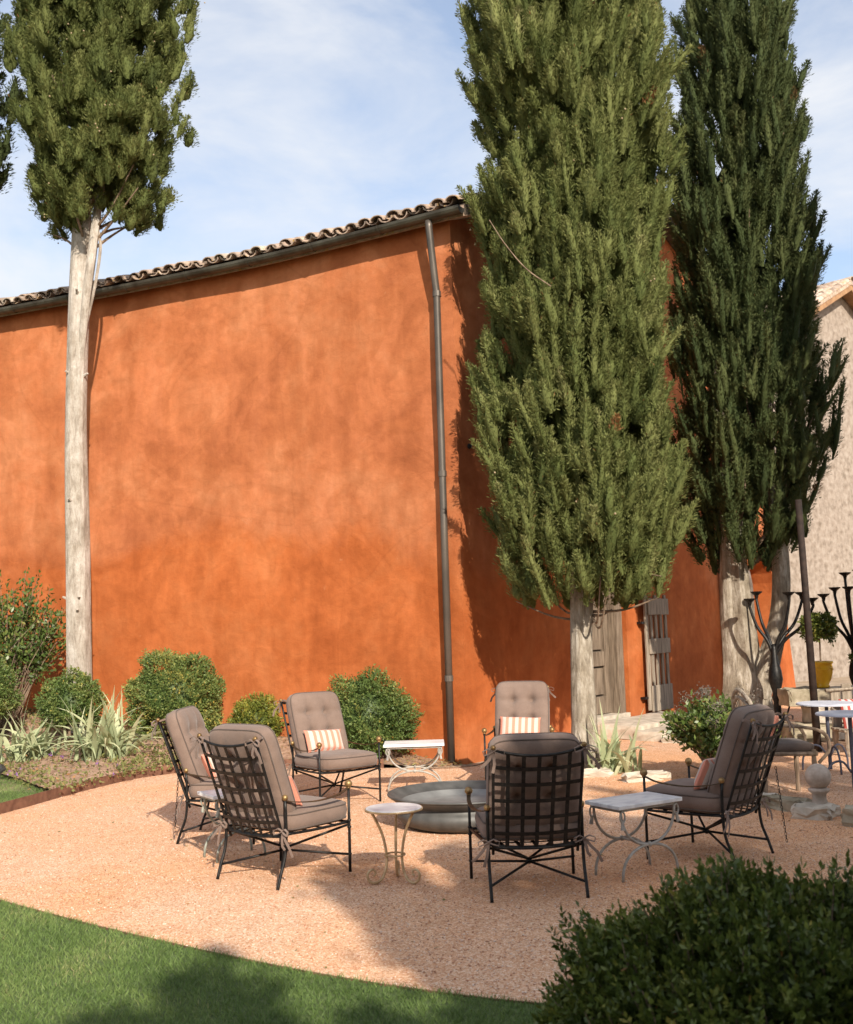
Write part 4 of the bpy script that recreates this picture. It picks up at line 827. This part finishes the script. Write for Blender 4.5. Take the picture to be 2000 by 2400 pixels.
def make_chair():
    t = thing('armchair', (0, 0, 0), '', 'armchair')
    FR = {1: (.34, .285), -1: (-.34, .285)}; RR = {1: (.292, -.285), -1: (-.292, -.285)}
    for s in (-1, 1):
        x, y = FR[s]; mb = MB(); mb.tube([(x, y, 0), (x, y, .14), (x, y, .34), (x, y, .572)], [.0105, .0105, .0095, .0095], 8)
        for z in (.12, .30, .345): mb.ball((x, y, z), .015, 8, 6, .8)
        mb.build('leg', 'iron', t, smooth=True)
        mb = MB(); mb.ball((x, y, .592), .027, 14, 10); mb.tube([(x, y, .56), (x, y, .572)], .015, 8); mb.build('finial', 'brass', t, smooth=True)
        x, y = RR[s]; mb = MB(); mb.tube(catmull([(x, y-.065, 0), (x, y-.035, .09), (x, y+.006, .2), (x, y+.018, .34), (x, y+.012, .555)], 4), .0105, 8)
        mb.ball((x, y+.018, .33), .016, 8, 6, .8); mb.build('leg', 'iron', t, smooth=True)
        mb = MB(); mb.ball((x, y+.012, .57), .021, 12, 8); mb.build('finial', 'brass', t, smooth=True)
        # arm strap dipping between the two posts
        P = catmull([(s*.34, .285, .568), (s*.352, .17, .535), (s*.345, -.02, .520), (s*.315, -.18, .532), (s*.292, -.27, .552)], 5)
        mb = MB(); mb.strap(P, (1, 0, 0), .026, .006); mb.build('arm', 'bronze', t)
    # seat frame
    sf = [(-.335, .285), (0, .315), (.335, .285), (.287, -.27), (0, -.29), (-.287, -.27)]
    for nm, pts in (('front_rail', [(-.335, .285, .335), (-.15, .305, .33), (.15, .305, .33), (.335, .285, .335)]), ('rear_rail', [(-.287, -.268, .335), (-.12, -.285, .318), (.12, -.285, .318), (.287, -.268, .335)]),
                    ('side_rail', [(.335, .285, .335), (.312, 0, .33), (.287, -.268, .335)]), ('side_rail', [(-.335, .285, .335), (-.312, 0, .33), (-.287, -.268, .335)])):
        mb = MB(); mb.tube(catmull(pts, 5), .0095, 7); mb.build(nm, 'iron', t, smooth=True)
    for k in range(5):
        x = -.22+.11*k; mb = MB(); mb.strap([(x*1.1, .30, .334), (x, 0, .328), (x*.9, -.28, .325)], (1, 0, 0), .024, .004); mb.build('seat_strap', 'iron', t)
    for k in range(4):
        y = -.18+.12*k; mb = MB(); mb.strap([(-.31, y, .331), (0, y, .323), (.31, y, .331)], (0, 1, 0), .024, .004); mb.build('seat_strap', 'iron', t)
    # stretchers meeting under the seat
    cz = .165
    for x, y in (FR[1], FR[-1], RR[1], RR[-1]):
        fz = .118 if y > 0 else .092; yo = y if y > 0 else y-.035
        mb = MB(); mb.tube([(x, yo, fz), (0, -.01, cz)], .0085, 7); mb.build('stretcher', 'iron', t, smooth=True)
        mb = MB(); mb.tube([(x*.99, y+(0 if y > 0 else .016), .318), (0, .01, cz+.012)], .0085, 7); mb.build('brace', 'iron', t, smooth=True)
    mb = MB(); mb.ball((0, 0, cz), .02, 8, 6); mb.build('boss', 'iron', t)
    # back frame and lattice
    b0 = np.array([0, -.262, .30]); b1 = np.array([0, -.505, .955]); up_ = (b1-b0); nb = nrm(np.array([0, -up_[2], up_[1]])*-1); nb = np.array([0, .937, .347])
    def bp(u, v):      # u across -1..1, v up 0..1; the back is slightly hollow
        wv_ = .262+.012*v; dip = -.03*(1-u*u)*v**6*1.0; return np.array([u*wv_, 0, 0])+b0+up_*v+nb*(-.028*(1-u*u))+np.array([0, 0, dip])
    for s in (-1, 1):
        mb = MB(); mb.tube([tuple(bp(s, v)) for v in np.linspace(-.04, 1.0, 8)], .0095, 8); mb.build('back_post', 'iron', t, smooth=True)
        mb = MB(); mb.ball(tuple(bp(s, 1.025)), .017, 10, 8); mb.build('back_finial', 'brass', t, smooth=True)
    for nm, v in (('top_rail', 1.0), ('bottom_rail', .03)):
        mb = MB(); mb.tube([tuple(bp(u, v)) for u in np.linspace(-1, 1, 13)], .0095, 8); mb.build(nm, 'iron', t, smooth=True)
    for k in range(5):
        u = -.68+.34*k; mb = MB(); mb.strap([tuple(bp(u, v)) for v in np.linspace(.03, 1, 7)], (1, 0, 0), .024, .004); mb.build('lattice_strap', 'iron', t)
    for k in range(5):
        v = .18+.165*k; mb = MB(); mb.strap([tuple(bp(u, v)-nb*.006) for u in np.linspace(-1, 1, 9)], (0, up_[1], up_[2]), .024, .004); mb.build('lattice_strap', 'iron', t)
    # cushions
    m, fr, bk = cushion(.63, .60, .145, n=24, corner=.10, base=.66, crown=.16, creases=(('u', .0, .012),), bow=.03)
    M_ = Matrix.Translation((0, .035, .408)); sc_ = xform(m, M_).build('seat_cushion', 'taupe', t, smooth=True)
    for rg in (fr, bk): closed_tube(rg, .0055, M_).build('piping', 'piping', sc_, smooth=True)
    m, fr, bk = cushion(.565, .66, .155, buttons=((-.36, .38), (.36, .38), (-.36, -.22), (.36, -.22)), n=30, corner=.10, base=.60, crown=.20, creases=(('v', .38, .085), ('u', -.36, .05), ('u', .36, .05), ('v', -.22, .085)))
    zc = Vector((0, .937, .347)); yc = Vector((0, -.347, .937)); ctr_ = Vector((0, -.372, .69))+zc*.084
    M_ = Matrix.Translation(ctr_) @ Matrix((Vector((-1, 0, 0)), yc, zc)).transposed().to_4x4()
    bc = xform(m, M_).build('back_cushion', 'taupe', t, smooth=True)
    for rg in (fr, bk): closed_tube(rg, .0055, M_).build('piping', 'piping', bc, smooth=True)
    for s in (-1, 1):
        mb = MB(); c = bp(s, 1.0); bow_tie(mb, (c[0], c[1]-.012, c[2]-.005), s, .13); mb.strap([c+[0, -.012, 0], c+[0, .05, .02], c+[-s*.02, .08, .01]], (0, 0, 1), .015, .004); mb.build('tie', 'taupe', t)
        mb = MB(); bow_tie(mb, (s*.295, -.30, .36), s*1.5, .15); mb.build('tie', 'taupe', t)
    return t
def make_pillow(m='coral', w_=.40, h_=.21, t_=.11):
    pm, fr, bk = cushion(w_, h_, t_, n=18, corner=-.05, base=.12, crown=.10); o = pm.build('lumbar_pillow', m, None, smooth=True); return o
proto = make_chair(); pil = make_pillow()
CH = [((-1.68, 8.95), (1, -.10), 'brown cushioned iron armchair seen side-on before the largest boxwood, chain hanging from its back', 'pillow in the armchair with a hanging chain'),
      ((-1.04, 7.52), (.62, .785), 'brown cushioned iron armchair with its lattice back turned, next to the cream scroll-legged table', 'pillow half hidden in the armchair next to the scroll-legged table'),
      ((-.97, 10.50), (.62, -.785), 'sunlit brown armchair between the yellow-green and deep green boxwood balls', 'fully visible striped pillow leaning in the armchair between two boxwood balls'),
      ((.90, 11.20), (-.16, -.987), 'brown armchair facing the fire bowl in front of the forked pale cypress trunk', 'striped pillow upright in the armchair before the pale cypress trunk'),
      ((.585, 6.97), (-.08, 1), 'brown armchair with square iron lattice back blocking the fire bowl', 'pillow in the armchair that blocks the fire bowl'),
      ((1.905, 7.715), (-.763, .646), 'shaded brown armchair beside the marble table and behind the dark box shrub', 'pillow in the shaded armchair behind the box shrub')]
chairs = []
for i, (p, d, lab, plab) in enumerate(CH):
    c = proto if i == 0 else copy_tree(proto)
    c.location = (p[0], p[1], 0); rz = math.atan2(d[1], d[0])-math.pi/2; c.rotation_euler = (0, 0, rz)
    c.scale = (1, 1, .955 if i == 4 else 1); tag(c, lab, 'armchair', 'armchairs around the fire bowl'); chairs.append(c)
    for ch in [q for q in bpy.data.objects if q.parent == c and 'cushion' in q.name]:
        ch.rotation_euler = (random.uniform(-.012, .012), random.uniform(-.012, .012), random.uniform(-.02, .02)); ch.scale = (random.uniform(.985, 1.015), 1, random.uniform(.985, 1.005))
    o = pil if i == 0 else pil.copy()
    if i: COL.objects.link(o)
    tag(o, 'coral and cream striped '+plab, 'pillow', 'striped pillows on the armchairs')
    zc = Vector((0, .90, .43)).normalized(); yc = Vector((0, -.43, .90)).normalized()
    off = {0: (.02, -.13), 1: (.03, -.13), 2: (.03, -.12), 3: (.01, -.13), 5: (-.05, -.12)}.get(i, (0, -.13))
    M_ = Matrix.Translation((p[0], p[1], 0)) @ Matrix.Rotation(rz, 4, 'Z') @ Matrix.Translation((off[0], off[1]+.015, .583)) @ Matrix.Rotation(random.uniform(-.05, .05), 4, 'Y') @ Matrix((Vector((1, 0, 0)), yc, -zc if False else Vector((1, 0, 0)).cross(yc))).transposed().to_4x4()
    o.matrix_basis = M_
def chain(parent, a, b):
    mb = MB(); a, b = np.array(a, float), np.array(b, float); L = np.linalg.norm(b-a); n = int(L/.022)
    for k in range(n):
        c = a+(b-a)*(k+.5)/n; ax = np.array([1, 0, 0]) if k % 2 else np.array([0, 1, 0])
        mb.tube([tuple(c+ax*.007*math.cos(q)+np.array([0, 0, .014])*math.sin(q)) for q in np.linspace(0, 6.283, 9)], .0022, 4, False)
    mb.build('chain', 'iron', parent)
chain(chairs[0], (.30, -.33, .60), (.31, -.36, .12)); chain(chairs[5], (.31, -.40, .60), (.33, -.44, .08))

def rect_table(loc, rz, w_, d_, h_, m, label):
    t = thing('side_table', (*loc, 0), label, 'side table', rz, 'marble side tables')
    mb = MB(); mb.box((0, 0, h_-.013), (w_, d_, .026)); mb.build('table_top', 'marble', t, bevel=.004)
    mb = MB()
    for s in (-1, 1): mb.box((0, s*(d_/2-.035), h_-.036), (w_-.06, .02, .018)); mb.box((s*(w_/2-.035), 0, h_-.036), (.02, d_-.05, .018))
    mb.build('top_frame', m, t)
    jz = h_*.43; a = w_/2-.045
    for s in (-1, 1):
        y = s*(d_/2-.035)
        P = [(-a*math.cos(q), y, h_-.04-(h_-.04-jz)*math.sin(q)**.9) for q in np.linspace(0, math.pi, 21)]; mb = MB(); mb.tube(P, .0095, 7); mb.build('upper_arc', m, t, smooth=True)
        P = [(-a*1.02*math.cos(q), y, jz*max(math.sin(q), 0)**.8) for q in np.linspace(0, math.pi, 21)]; mb = MB(); mb.tube(P, .0095, 7); mb.build('leg', m, t, smooth=True)
        mb = MB(); mb.ball((0, y, jz), .018, 8, 6); mb.build('collar', m, t)
        for k in (-1, 1):
            mb = MB(); x = k*a; mb.tube([(x-k*.0, y+s*.014+.018*math.cos(q)*0, h_-.075+.03*math.sin(q)) if False else (x+.02*math.cos(q), y+s*.016, h_-.075+.034*math.sin(q)) for q in np.linspace(0, 6.283, 13)], .0065, 6, False)
            mb.tube([(x, y+s*.016, h_-.10), (x+k*.008, y+s*.022, h_-.155)], [.009, .014], 6); mb.build('tassel', m, t)
    mb = MB(); mb.tube([(0, -(d_/2-.035), jz), (0, d_/2-.035, jz)], .008, 7); mb.build('stretcher', m, t)
    return t
rect_table((-.20, 11.2), .0, .62, .40, .475, 'greyiron', 'white marble-topped table with looped grey iron legs near the downpipe')
rect_table((1.315, 7.24), math.radians(32.5), .565, .33, .48, 'greyiron', 'marble table with curved grey iron legs beside the shaded armchair')
rect_table((-1.50, 8.15), math.radians(33), .46, .32, .48, 'patina', 'narrow white-topped table with green-grey iron legs between two armchairs')
rtb = thing('round_table', (-.275, 7.20, 0), 'small round white-topped table with cream scroll legs near the fire bowl', 'side table')
mb = MB(); mb.lathe([(.001, .478), (.182, .478), (.185, .474), (.185, .462), (.001, .462)], n=36); mb.build('table_top', 'marble', rtb)
mb = MB(); mb.lathe([(.172, .4605), (.191, .4605), (.193, .468), (.191, .4735), (.1855, .4735)], n=36, cap=False); mb.build('rim', 'gilt', rtb, smooth=True)
for k in range(3):
    a = math.radians(205+120*k); cs_, sn = math.cos(a), math.sin(a)
    pr_ = [(.160, .462), (.125, .40), (.085, .31), (.062, .21), (.058, .14), (.072, .07), (.105, .022), (.150, .010), (.185, .030), (.195, .068), (.172, .095), (.145, .088), (.140, .065), (.155, .055)]
    P = catmull([(r*cs_, r*sn, z) for r, z in pr_], 4); mb = MB(); mb.tube(P, np.interp(np.linspace(0, 1, len(P)), [0, .6, 1], [.0095, .009, .006]), 7); mb.build('leg', 'gilt', rtb, smooth=True)
mb = MB(); mb.tube([(.066*math.cos(q), .066*math.sin(q), .175) for q in np.linspace(0, 6.283, 25)], .006, 6, False); mb.build('ring', 'gilt', rtb, smooth=True)
# fire bowl
bw = thing('fire_bowl', (.22, 9.18, 0), 'wide dark metal fire bowl with flared rim in the middle of the armchairs', 'fire bowl')
mb = MB(); mb.lathe([(.40, 0), (.43, .004), (.50, .035), (.545, .085), (.55, .12), (.53, .155), (.495, .178), (.50, .19), (.56, .215), (.605, .245), (.615, .262), (.608, .268), (.59, .262), (.55, .235), (.50, .215)], n=64, cap=False); mb.build('bowl_body', 'bowl', bw, smooth=True)
mb = MB(); mb.lathe([(.502, .2155), (.48, .200), (.44, .178), (.42, .168), (.2, .162), (.001, .16)], n=64, cap=False); mb.build('lining', 'bowlin', bw, smooth=True)
mb = MB(); mb.tube([(.613*math.cos(q), .613*math.sin(q), .264) for q in np.linspace(0, 6.283, 65)], .010, 7, False); mb.build('rim', 'bowl', bw, smooth=True)
# thin hose and tap at the foot of the wall
mb = MB(); mb.tube(catmull([(-.15, 12.75, .012), (.2, 12.72, .02), (.5, 12.85, .015), (.66, 12.95, .06)], 6), .009, 6); tag(mb.build('hose', 'twig', smooth=True), 'thin brown hose on the gravel at the corner of the orange wall', 'hose')

# ------------------------------------------------------------------ steps and stones by the door
def rough_block(c, d, rz=0, jit=.02, seed=0):
    rs = np.random.default_rng(seed); g = [-1, -.85, -.3, .3, .85, 1]; V, idx, Fs = [], {}, []
    import itertools
    n = len(g)
    for i, j, k in itertools.product(range(n), range(n), range(n)):
        if 0 < i < n-1 and 0 < j < n-1 and 0 < k < n-1: continue
        p = np.array([g[i], g[j], g[k]]); sh_ = 1-.06*(np.sum(np.abs(p) > .95) >= 2)-.03*(np.sum(np.abs(p) > .95) >= 3)
        p = p*sh_*np.array(d)/2+rs.normal(size=3)*jit; ca_, sa_ = math.cos(rz), math.sin(rz)
        idx[i, j, k] = len(V); V.append((c[0]+p[0]*ca_-p[1]*sa_, c[1]+p[0]*sa_+p[1]*ca_, c[2]+p[2]))
    for a, b in itertools.product(range(n-1), range(n-1)):
        for s in (0, n-1):
            for f in ([(s, a, b), (s, a+1, b), (s, a+1, b+1), (s, a, b+1)], [(a, s, b), (a, s, b+1), (a+1, s, b+1), (a+1, s, b)], [(a, b, s), (a+1, b, s), (a+1, b+1, s), (a, b+1, s)]):
                q = [idx[x] for x in f]; Fs.append(tuple(q if s else q[::-1]))
    m = MB(); m.add(V, Fs); return m
st = thing('stone_steps', gp(4.1, 0, .6), 'worn pale stone steps rising to the old wooden door', 'steps'); ga_ = math.atan2(G[1], G[0])
for k, (t_, o_, w_, d_, h_) in enumerate([(4.15, .42, 2.3, .82, .20), (4.25, .98, 2.6, .46, .135), (4.3, 1.42, 2.9, .46, .065)]):
    p = gp(t_, 0, o_); rough_block((p.x, p.y, h_/2-.01), (w_, d_, h_+.02), ga_, .008, k).build('step', 'stone', st, world=True)
ed = thing('stone_edging', (3.3, 9.6, 0), 'row of rough low stones edging the gravel towards the courtyard', 'edging')
for k, (x, y, w_, d_, h_, r_, mm) in enumerate([(2.2, 11.35, .5, .16, .07, .3, 'stone'), (2.72, 10.55, .55, .2, .09, -.3, 'stone'), (1.7, 11.75, .4, .16, .06, .1, 'stone'), (2.85, 9.75, .36, .22, .09, -.9, 'stone'), (3.02, 9.40, .42, .16, .10, -1.0, 'stone2'), (3.12, 9.02, .3, .26, .10, -.5, 'stone'), (3.42, 8.55, .42, .26, .13, -.85, 'stone2'), (3.7, 8.15, .42, .24, .12, -.8, 'stone2'), (2.85, 10.15, .34, .18, .07, -1.1, 'stone2')]):
    rough_block((x, y, h_/2-.01), (w_, d_, h_+.02), r_, .012, 20+k).build('stone', mm, ed, world=True)
sb = thing('stone_ball_finial', (3.20, 9.10, 0), 'weathered stone ball on a short pedestal at the gravel edge', 'stone finial')
rough_block((0, 0, .04), (.26, .22, .09), .2, .006, 50).build('plinth', 'stone', sb)
mb = MB(); mb.lathe([(.075, .07), (.068, .09), (.055, .135), (.058, .175), (.085, .198), (.088, .215), (.06, .225)], n=20); mb.build('pedestal', 'ball', sb, smooth=True)
mb = MB(); mb.ball((0, 0, .315), .105, 24, 16); mb.build('ball', 'ball', sb, smooth=True)

# ------------------------------------------------------------------ courtyard things
def rough_tube(mb, P, r, n=7):
    P = catmull(P, 4); mb.tube(P, [r*random.uniform(.85, 1.15) for _ in P], n)
tw = thing('twig_armchair', (3.22, 10.15, 0), 'rustic bent-twig armchair with rounded back standing behind the shaded iron armchair', 'armchair', math.radians(-90))
for x, y in ((-.24, .24), (.24, .24), (-.24, -.22), (.24, -.22)):
    mb = MB(); rough_tube(mb, [(x, y, 0), (x*1.02, y, .22), (x, y, .44)], .022); mb.build('leg', 'twig', tw)
for P in ([(-.27, .25, .40), (.27, .25, .41)], [(-.27, -.23, .40), (.27, -.23, .40)], [(-.25, -.25, .41), (-.25, .27, .40)], [(.25, -.25, .41), (.25, .27, .40)]):
    mb = MB(); rough_tube(mb, [P[0], ((P[0][0]+P[1][0])/2, (P[0][1]+P[1][1])/2, .405), P[1]], .020); mb.build('rail', 'twig', tw)
m, fr, bk = cushion(.5, .5, .09, n=14); xform(m, Matrix.Translation((0, .01, .455))).build('seat_cushion', 'piping', tw, smooth=True)
for k in range(13):
    u = -1+k/6; mb = MB(); rough_tube(mb, [(u*.20, -.22, .42), (u*.26, -.27, .66), (u*.30, -.33, .96-.16*u*u)], .011, 5); mb.build('back_twig', 'wood' if k % 3 == 0 else 'twig', tw)
for dz, r in ((0, .02), (-.07, .016)):
    mb = MB(); rough_tube(mb, [(-.33, -.30, .74+dz), (-.26, -.32, .89+dz), (0, -.34, .98+dz), (.26, -.32, .89+dz), (.33, -.30, .74+dz)], r); mb.build('back_hoop', 'wood', tw)
for s in (-1, 1):
    mb = MB(); rough_tube(mb, [(s*.28, -.28, .66), (s*.33, .05, .66), (s*.34, .30, .60), (s*.31, .36, .45), (s*.27, .27, .32)], .016); mb.build('arm', 'twig', tw)
o = pil.copy(); o.data = pil.data; COL.objects.link(o); tag(o, 'orange striped pillow propped in the bent-twig armchair', 'pillow', 'striped pillows in the courtyard')
o.matrix_basis = Matrix.Translation((3.10, 10.12, .64)) @ Matrix.Rotation(math.radians(-90), 4, 'Z') @ Matrix.Rotation(math.radians(66), 4, 'X') @ Matrix.Scale(1.1, 4)
bn = thing('driftwood_bench', (5.45, 12.9, 0), 'rustic driftwood bench with upright weathered boards under the yellow pot', 'bench')
for k in range(9):
    x = -.56+k*.14; h_ = random.uniform(.82, .95); mb = MB(); mb.box((x, .22, .30+h_/2), (.12, .03, h_-.1), Matrix.Rotation(random.uniform(-.05, .05), 3, 'Y')); mb.build('back_board', 'wood', bn, bevel=.01)
mb = MB(); rough_tube(mb, [(-.68, .20, 1.06), (0, .20, 1.10), (.68, .20, 1.05)], .03); mb.build('top_rail', 'wood', bn)
for k in range(3):
    mb = MB(); mb.box((0, -.16+k*.15, .42), (1.3, .13, .04)); mb.build('seat_board', 'wood', bn, bevel=.008)
for x in (-.6, .6):
    for y in (-.2, .2): mb = MB(); rough_tube(mb, [(x, y, 0), (x, y, .2), (x, y, .44)], .035); mb.build('leg', 'wood', bn)
    mb = MB(); rough_tube(mb, [(x, .24, .74), (x*1.04, 0, .70), (x*1.05, -.26, .68)], .025); mb.build('arm', 'wood', bn)
p2 = make_pillow('redstripe', .46, .40, .15); tag(p2, 'red and white striped pillow on the driftwood bench', 'pillow', 'striped pillows in the courtyard')
bn.scale = (1, 1, .70)
p2.matrix_basis = Matrix.Translation((5.10, 12.94, .46)) @ Matrix.Rotation(math.radians(72), 4, 'X') @ Matrix.Scale(.9, 4)
def bistro(x, y, h_, lab):
    t = thing('bistro_table', (x, y, 0), lab, 'table', random.uniform(0, 1), 'bistro tables in the courtyard')
    mb = MB(); mb.lathe([(.001, h_), (.30, h_), (.31, h_-.008), (.31, h_-.02), (.29, h_-.022), (.001, h_-.02)], n=36); mb.build('table_top', 'bluetop', t)
    mb = MB(); mb.tube([(0, 0, .02), (0, 0, h_-.02)], .02, 10); mb.build('column', 'blueiron', t)
    for k in range(3):
        a = 2.1*k+.3; mb = MB(); P = [(0.02, .16), (.10, .26), (.20, .25), (.27, .14), (.285, 0)]; mb.tube(catmull([(r*math.cos(a), r*math.sin(a), z) for r, z in P], 5), .011, 7); mb.build('leg', 'blueiron', t, smooth=True)
bistro(3.98, 10.35, .72, 'round pale blue-grey metal table with looped legs beside the stone ball')
bistro(4.22, 11.6, .72, 'round pale blue-grey metal table in front of the driftwood bench')
# retaining ledge, yellow pot, little trees
lg = thing('stone_ledge', (5.9, 14.6, 0), 'low pale stone ledge carrying pots behind the driftwood bench', 'wall')
for k in range(5):
    for j in range(3): rough_block((5.0+k*.62+(.3 if j % 2 else 0), 14.5+k*.05, .11+j*.23), (.60, .42, .225), .05, .01, 70+k*3+j).build('stone', 'stone' if (k+j) % 2 else 'stone2', lg, world=True)
yp = thing('yellow_pot', (5.22, 14.45, .69), 'glossy yellow glazed urn with garland relief on the stone ledge', 'pot')
mb = MB(); mb.lathe([(.085, 0), (.10, .02), (.085, .04), (.125, .12), (.145, .20), (.148, .27), (.14, .31), (.158, .325), (.16, .345), (.145, .35), (.13, .33), (.12, .31), (.001, .30)], n=32); mb.build('pot_body', 'yellow', yp, smooth=True)
for k in range(6):
    a0_ = k*math.pi/3; mb = MB(); mb.tube([(.149*math.cos(a0_+q*1.0), .149*math.sin(a0_+q*1.0), .27-.035*math.sin(q*math.pi)) for q in np.linspace(0, 1, 7)], .008, 5); mb.build('garland', 'yellow', yp)
def standard(x, y, z, h_, r, lab, m='boxdark'):
    t = ball_bush('potted_tree', (x, y, z+h_), (r, r, r*.85), 420, .05, .026, m, lab, 'tree', rough=.12, tint=.5, flat=.8, stem=False, sp_len=.08)
    mb = MB(); mb.tube([(x, y, z-.03), (x+.01, y, z+h_)], .011, 6); mb.build('trunk', 'twig', t, True)
standard(5.22, 14.45, .99, .48, .21, 'little round-headed tree growing in the yellow urn')
loose_shrub('climbing_plant', (6.35, 14.9, 2.2), (.4, .4, .9), 30, 30, .09, .045, 'boxdark', 'dark leafy climber beside the iron candelabra at the stone house', 0, 'plant')
tpot = thing('terracotta_pot', (5.85, 14.5, .69), 'small terracotta pot of dark leaves beside the yellow urn', 'pot'); mb = MB(); mb.lathe([(.07, 0), (.10, .16), (.115, .165), (.115, .19), (.10, .19), (.09, .17), (.001, .165)], n=20); mb.build('pot_body', 'terra', tpot)
loose_shrub('potted_plant', (5.85, 14.5, 1.05), (.26, .24, .24), 24, 22, .08, .04, 'boxdark', 'dark leafy plant growing from the terracotta pot', .84, 'plant')
# iron candelabra with flower-like cups
def candelabra(x, y, tips, lab, s=1.0, hub=1.22):
    t = thing('iron_candelabra', (x, y, 0), lab, 'candelabra', 0, 'iron candelabra in the courtyard')
    mb = MB(); mb.lathe([(.16, 0), (.15, .04), (.055, .08), (.05, .5), (.065, .56), (.05, .62), (.075, .70), (.098, .80), (.085, .92), (.05, 1.05), (.04, hub), (.02, hub+.06)], n=14); mb.build('stem', 'iron', t, smooth=True)
    for dx, dy, z in tips:
        mb = MB(); mb.tube(catmull([(0, 0, hub-.12), (dx*.28, dy*.28, hub+(z-hub)*.16), (dx*.72, dy*.72, hub+(z-hub)*.45), (dx, dy, z-.12), (dx, dy, z-.05)], 5), np.linspace(.026, .017, 21), 7); mb.build('branch', 'iron', t, smooth=True)
        mb = MB(); mb.lathe([(.018, z-.09), (.03, z-.04), (.078, z-.005), (.085, z+.012), (.07, z+.004), (.02, z-.02), (.001, z-.02)], (dx, dy, 0), 12, .05); mb.build('cup', 'iron', t)
    mb = MB(); mb.tube(catmull([(.05, -.04, .62), (.13, -.05, .60), (.16, -.05, .50), (.11, -.05, .34), (.05, -.04, .30)], 4), .012, 6); mb.build('hook', 'iron', t)
candelabra(4.70, 14.75, [(.22, -.1, 1.97), (.46, .1, 1.97), (.50, -.2, 1.88), (-.26, .1, 1.9), (-.1, .3, 2.0)], 'branching dark iron candelabra in front of the orange arch')
candelabra(5.98, 15.2, [(-.42, -.1, 1.94), (-.22, .0, 2.03), (-.10, -.2, 2.03), (-.02, .1, 2.24), (.3, -.1, 2.0), (.45, .1, 1.9)], 'branching dark iron candelabra beside the stone house')
mb = MB(); mb.tube([(4.70, 13.3, 0), (4.68, 13.3, 1.8), (4.665, 13.3, 3.1)], [.048, .042, .04], 10); tag(mb.build('iron_post', 'darkrust', smooth=True), 'rusty dark iron pole rising through the dark cypress', 'post')

# fallen leaves and needles on the gravel
px_, py_ = scatter(-4.2, 4.4, 4.8, 12.8, 1500); ok = inpoly(px_, py_, gcur) & (rng.random(1500) < .45); n = int(ok.sum())
V, Q, T = leaves(np.stack([px_[ok], py_[ok], rng.uniform(.004, .010, n)], 1), nrm(rdir(n)*np.array([1, 1, .12])), rng.uniform(.012, .035, n), rng.uniform(.005, .013, n), np.where(rng.random(n) < .7, .99, rng.random(n)))
tag(put('fallen_leaves', np_mesh('fallen_leaves', V, Q, T), 'cover'), 'few dry fallen leaves and twigs strewn on the gravel', 'leaves', kind='stuff')
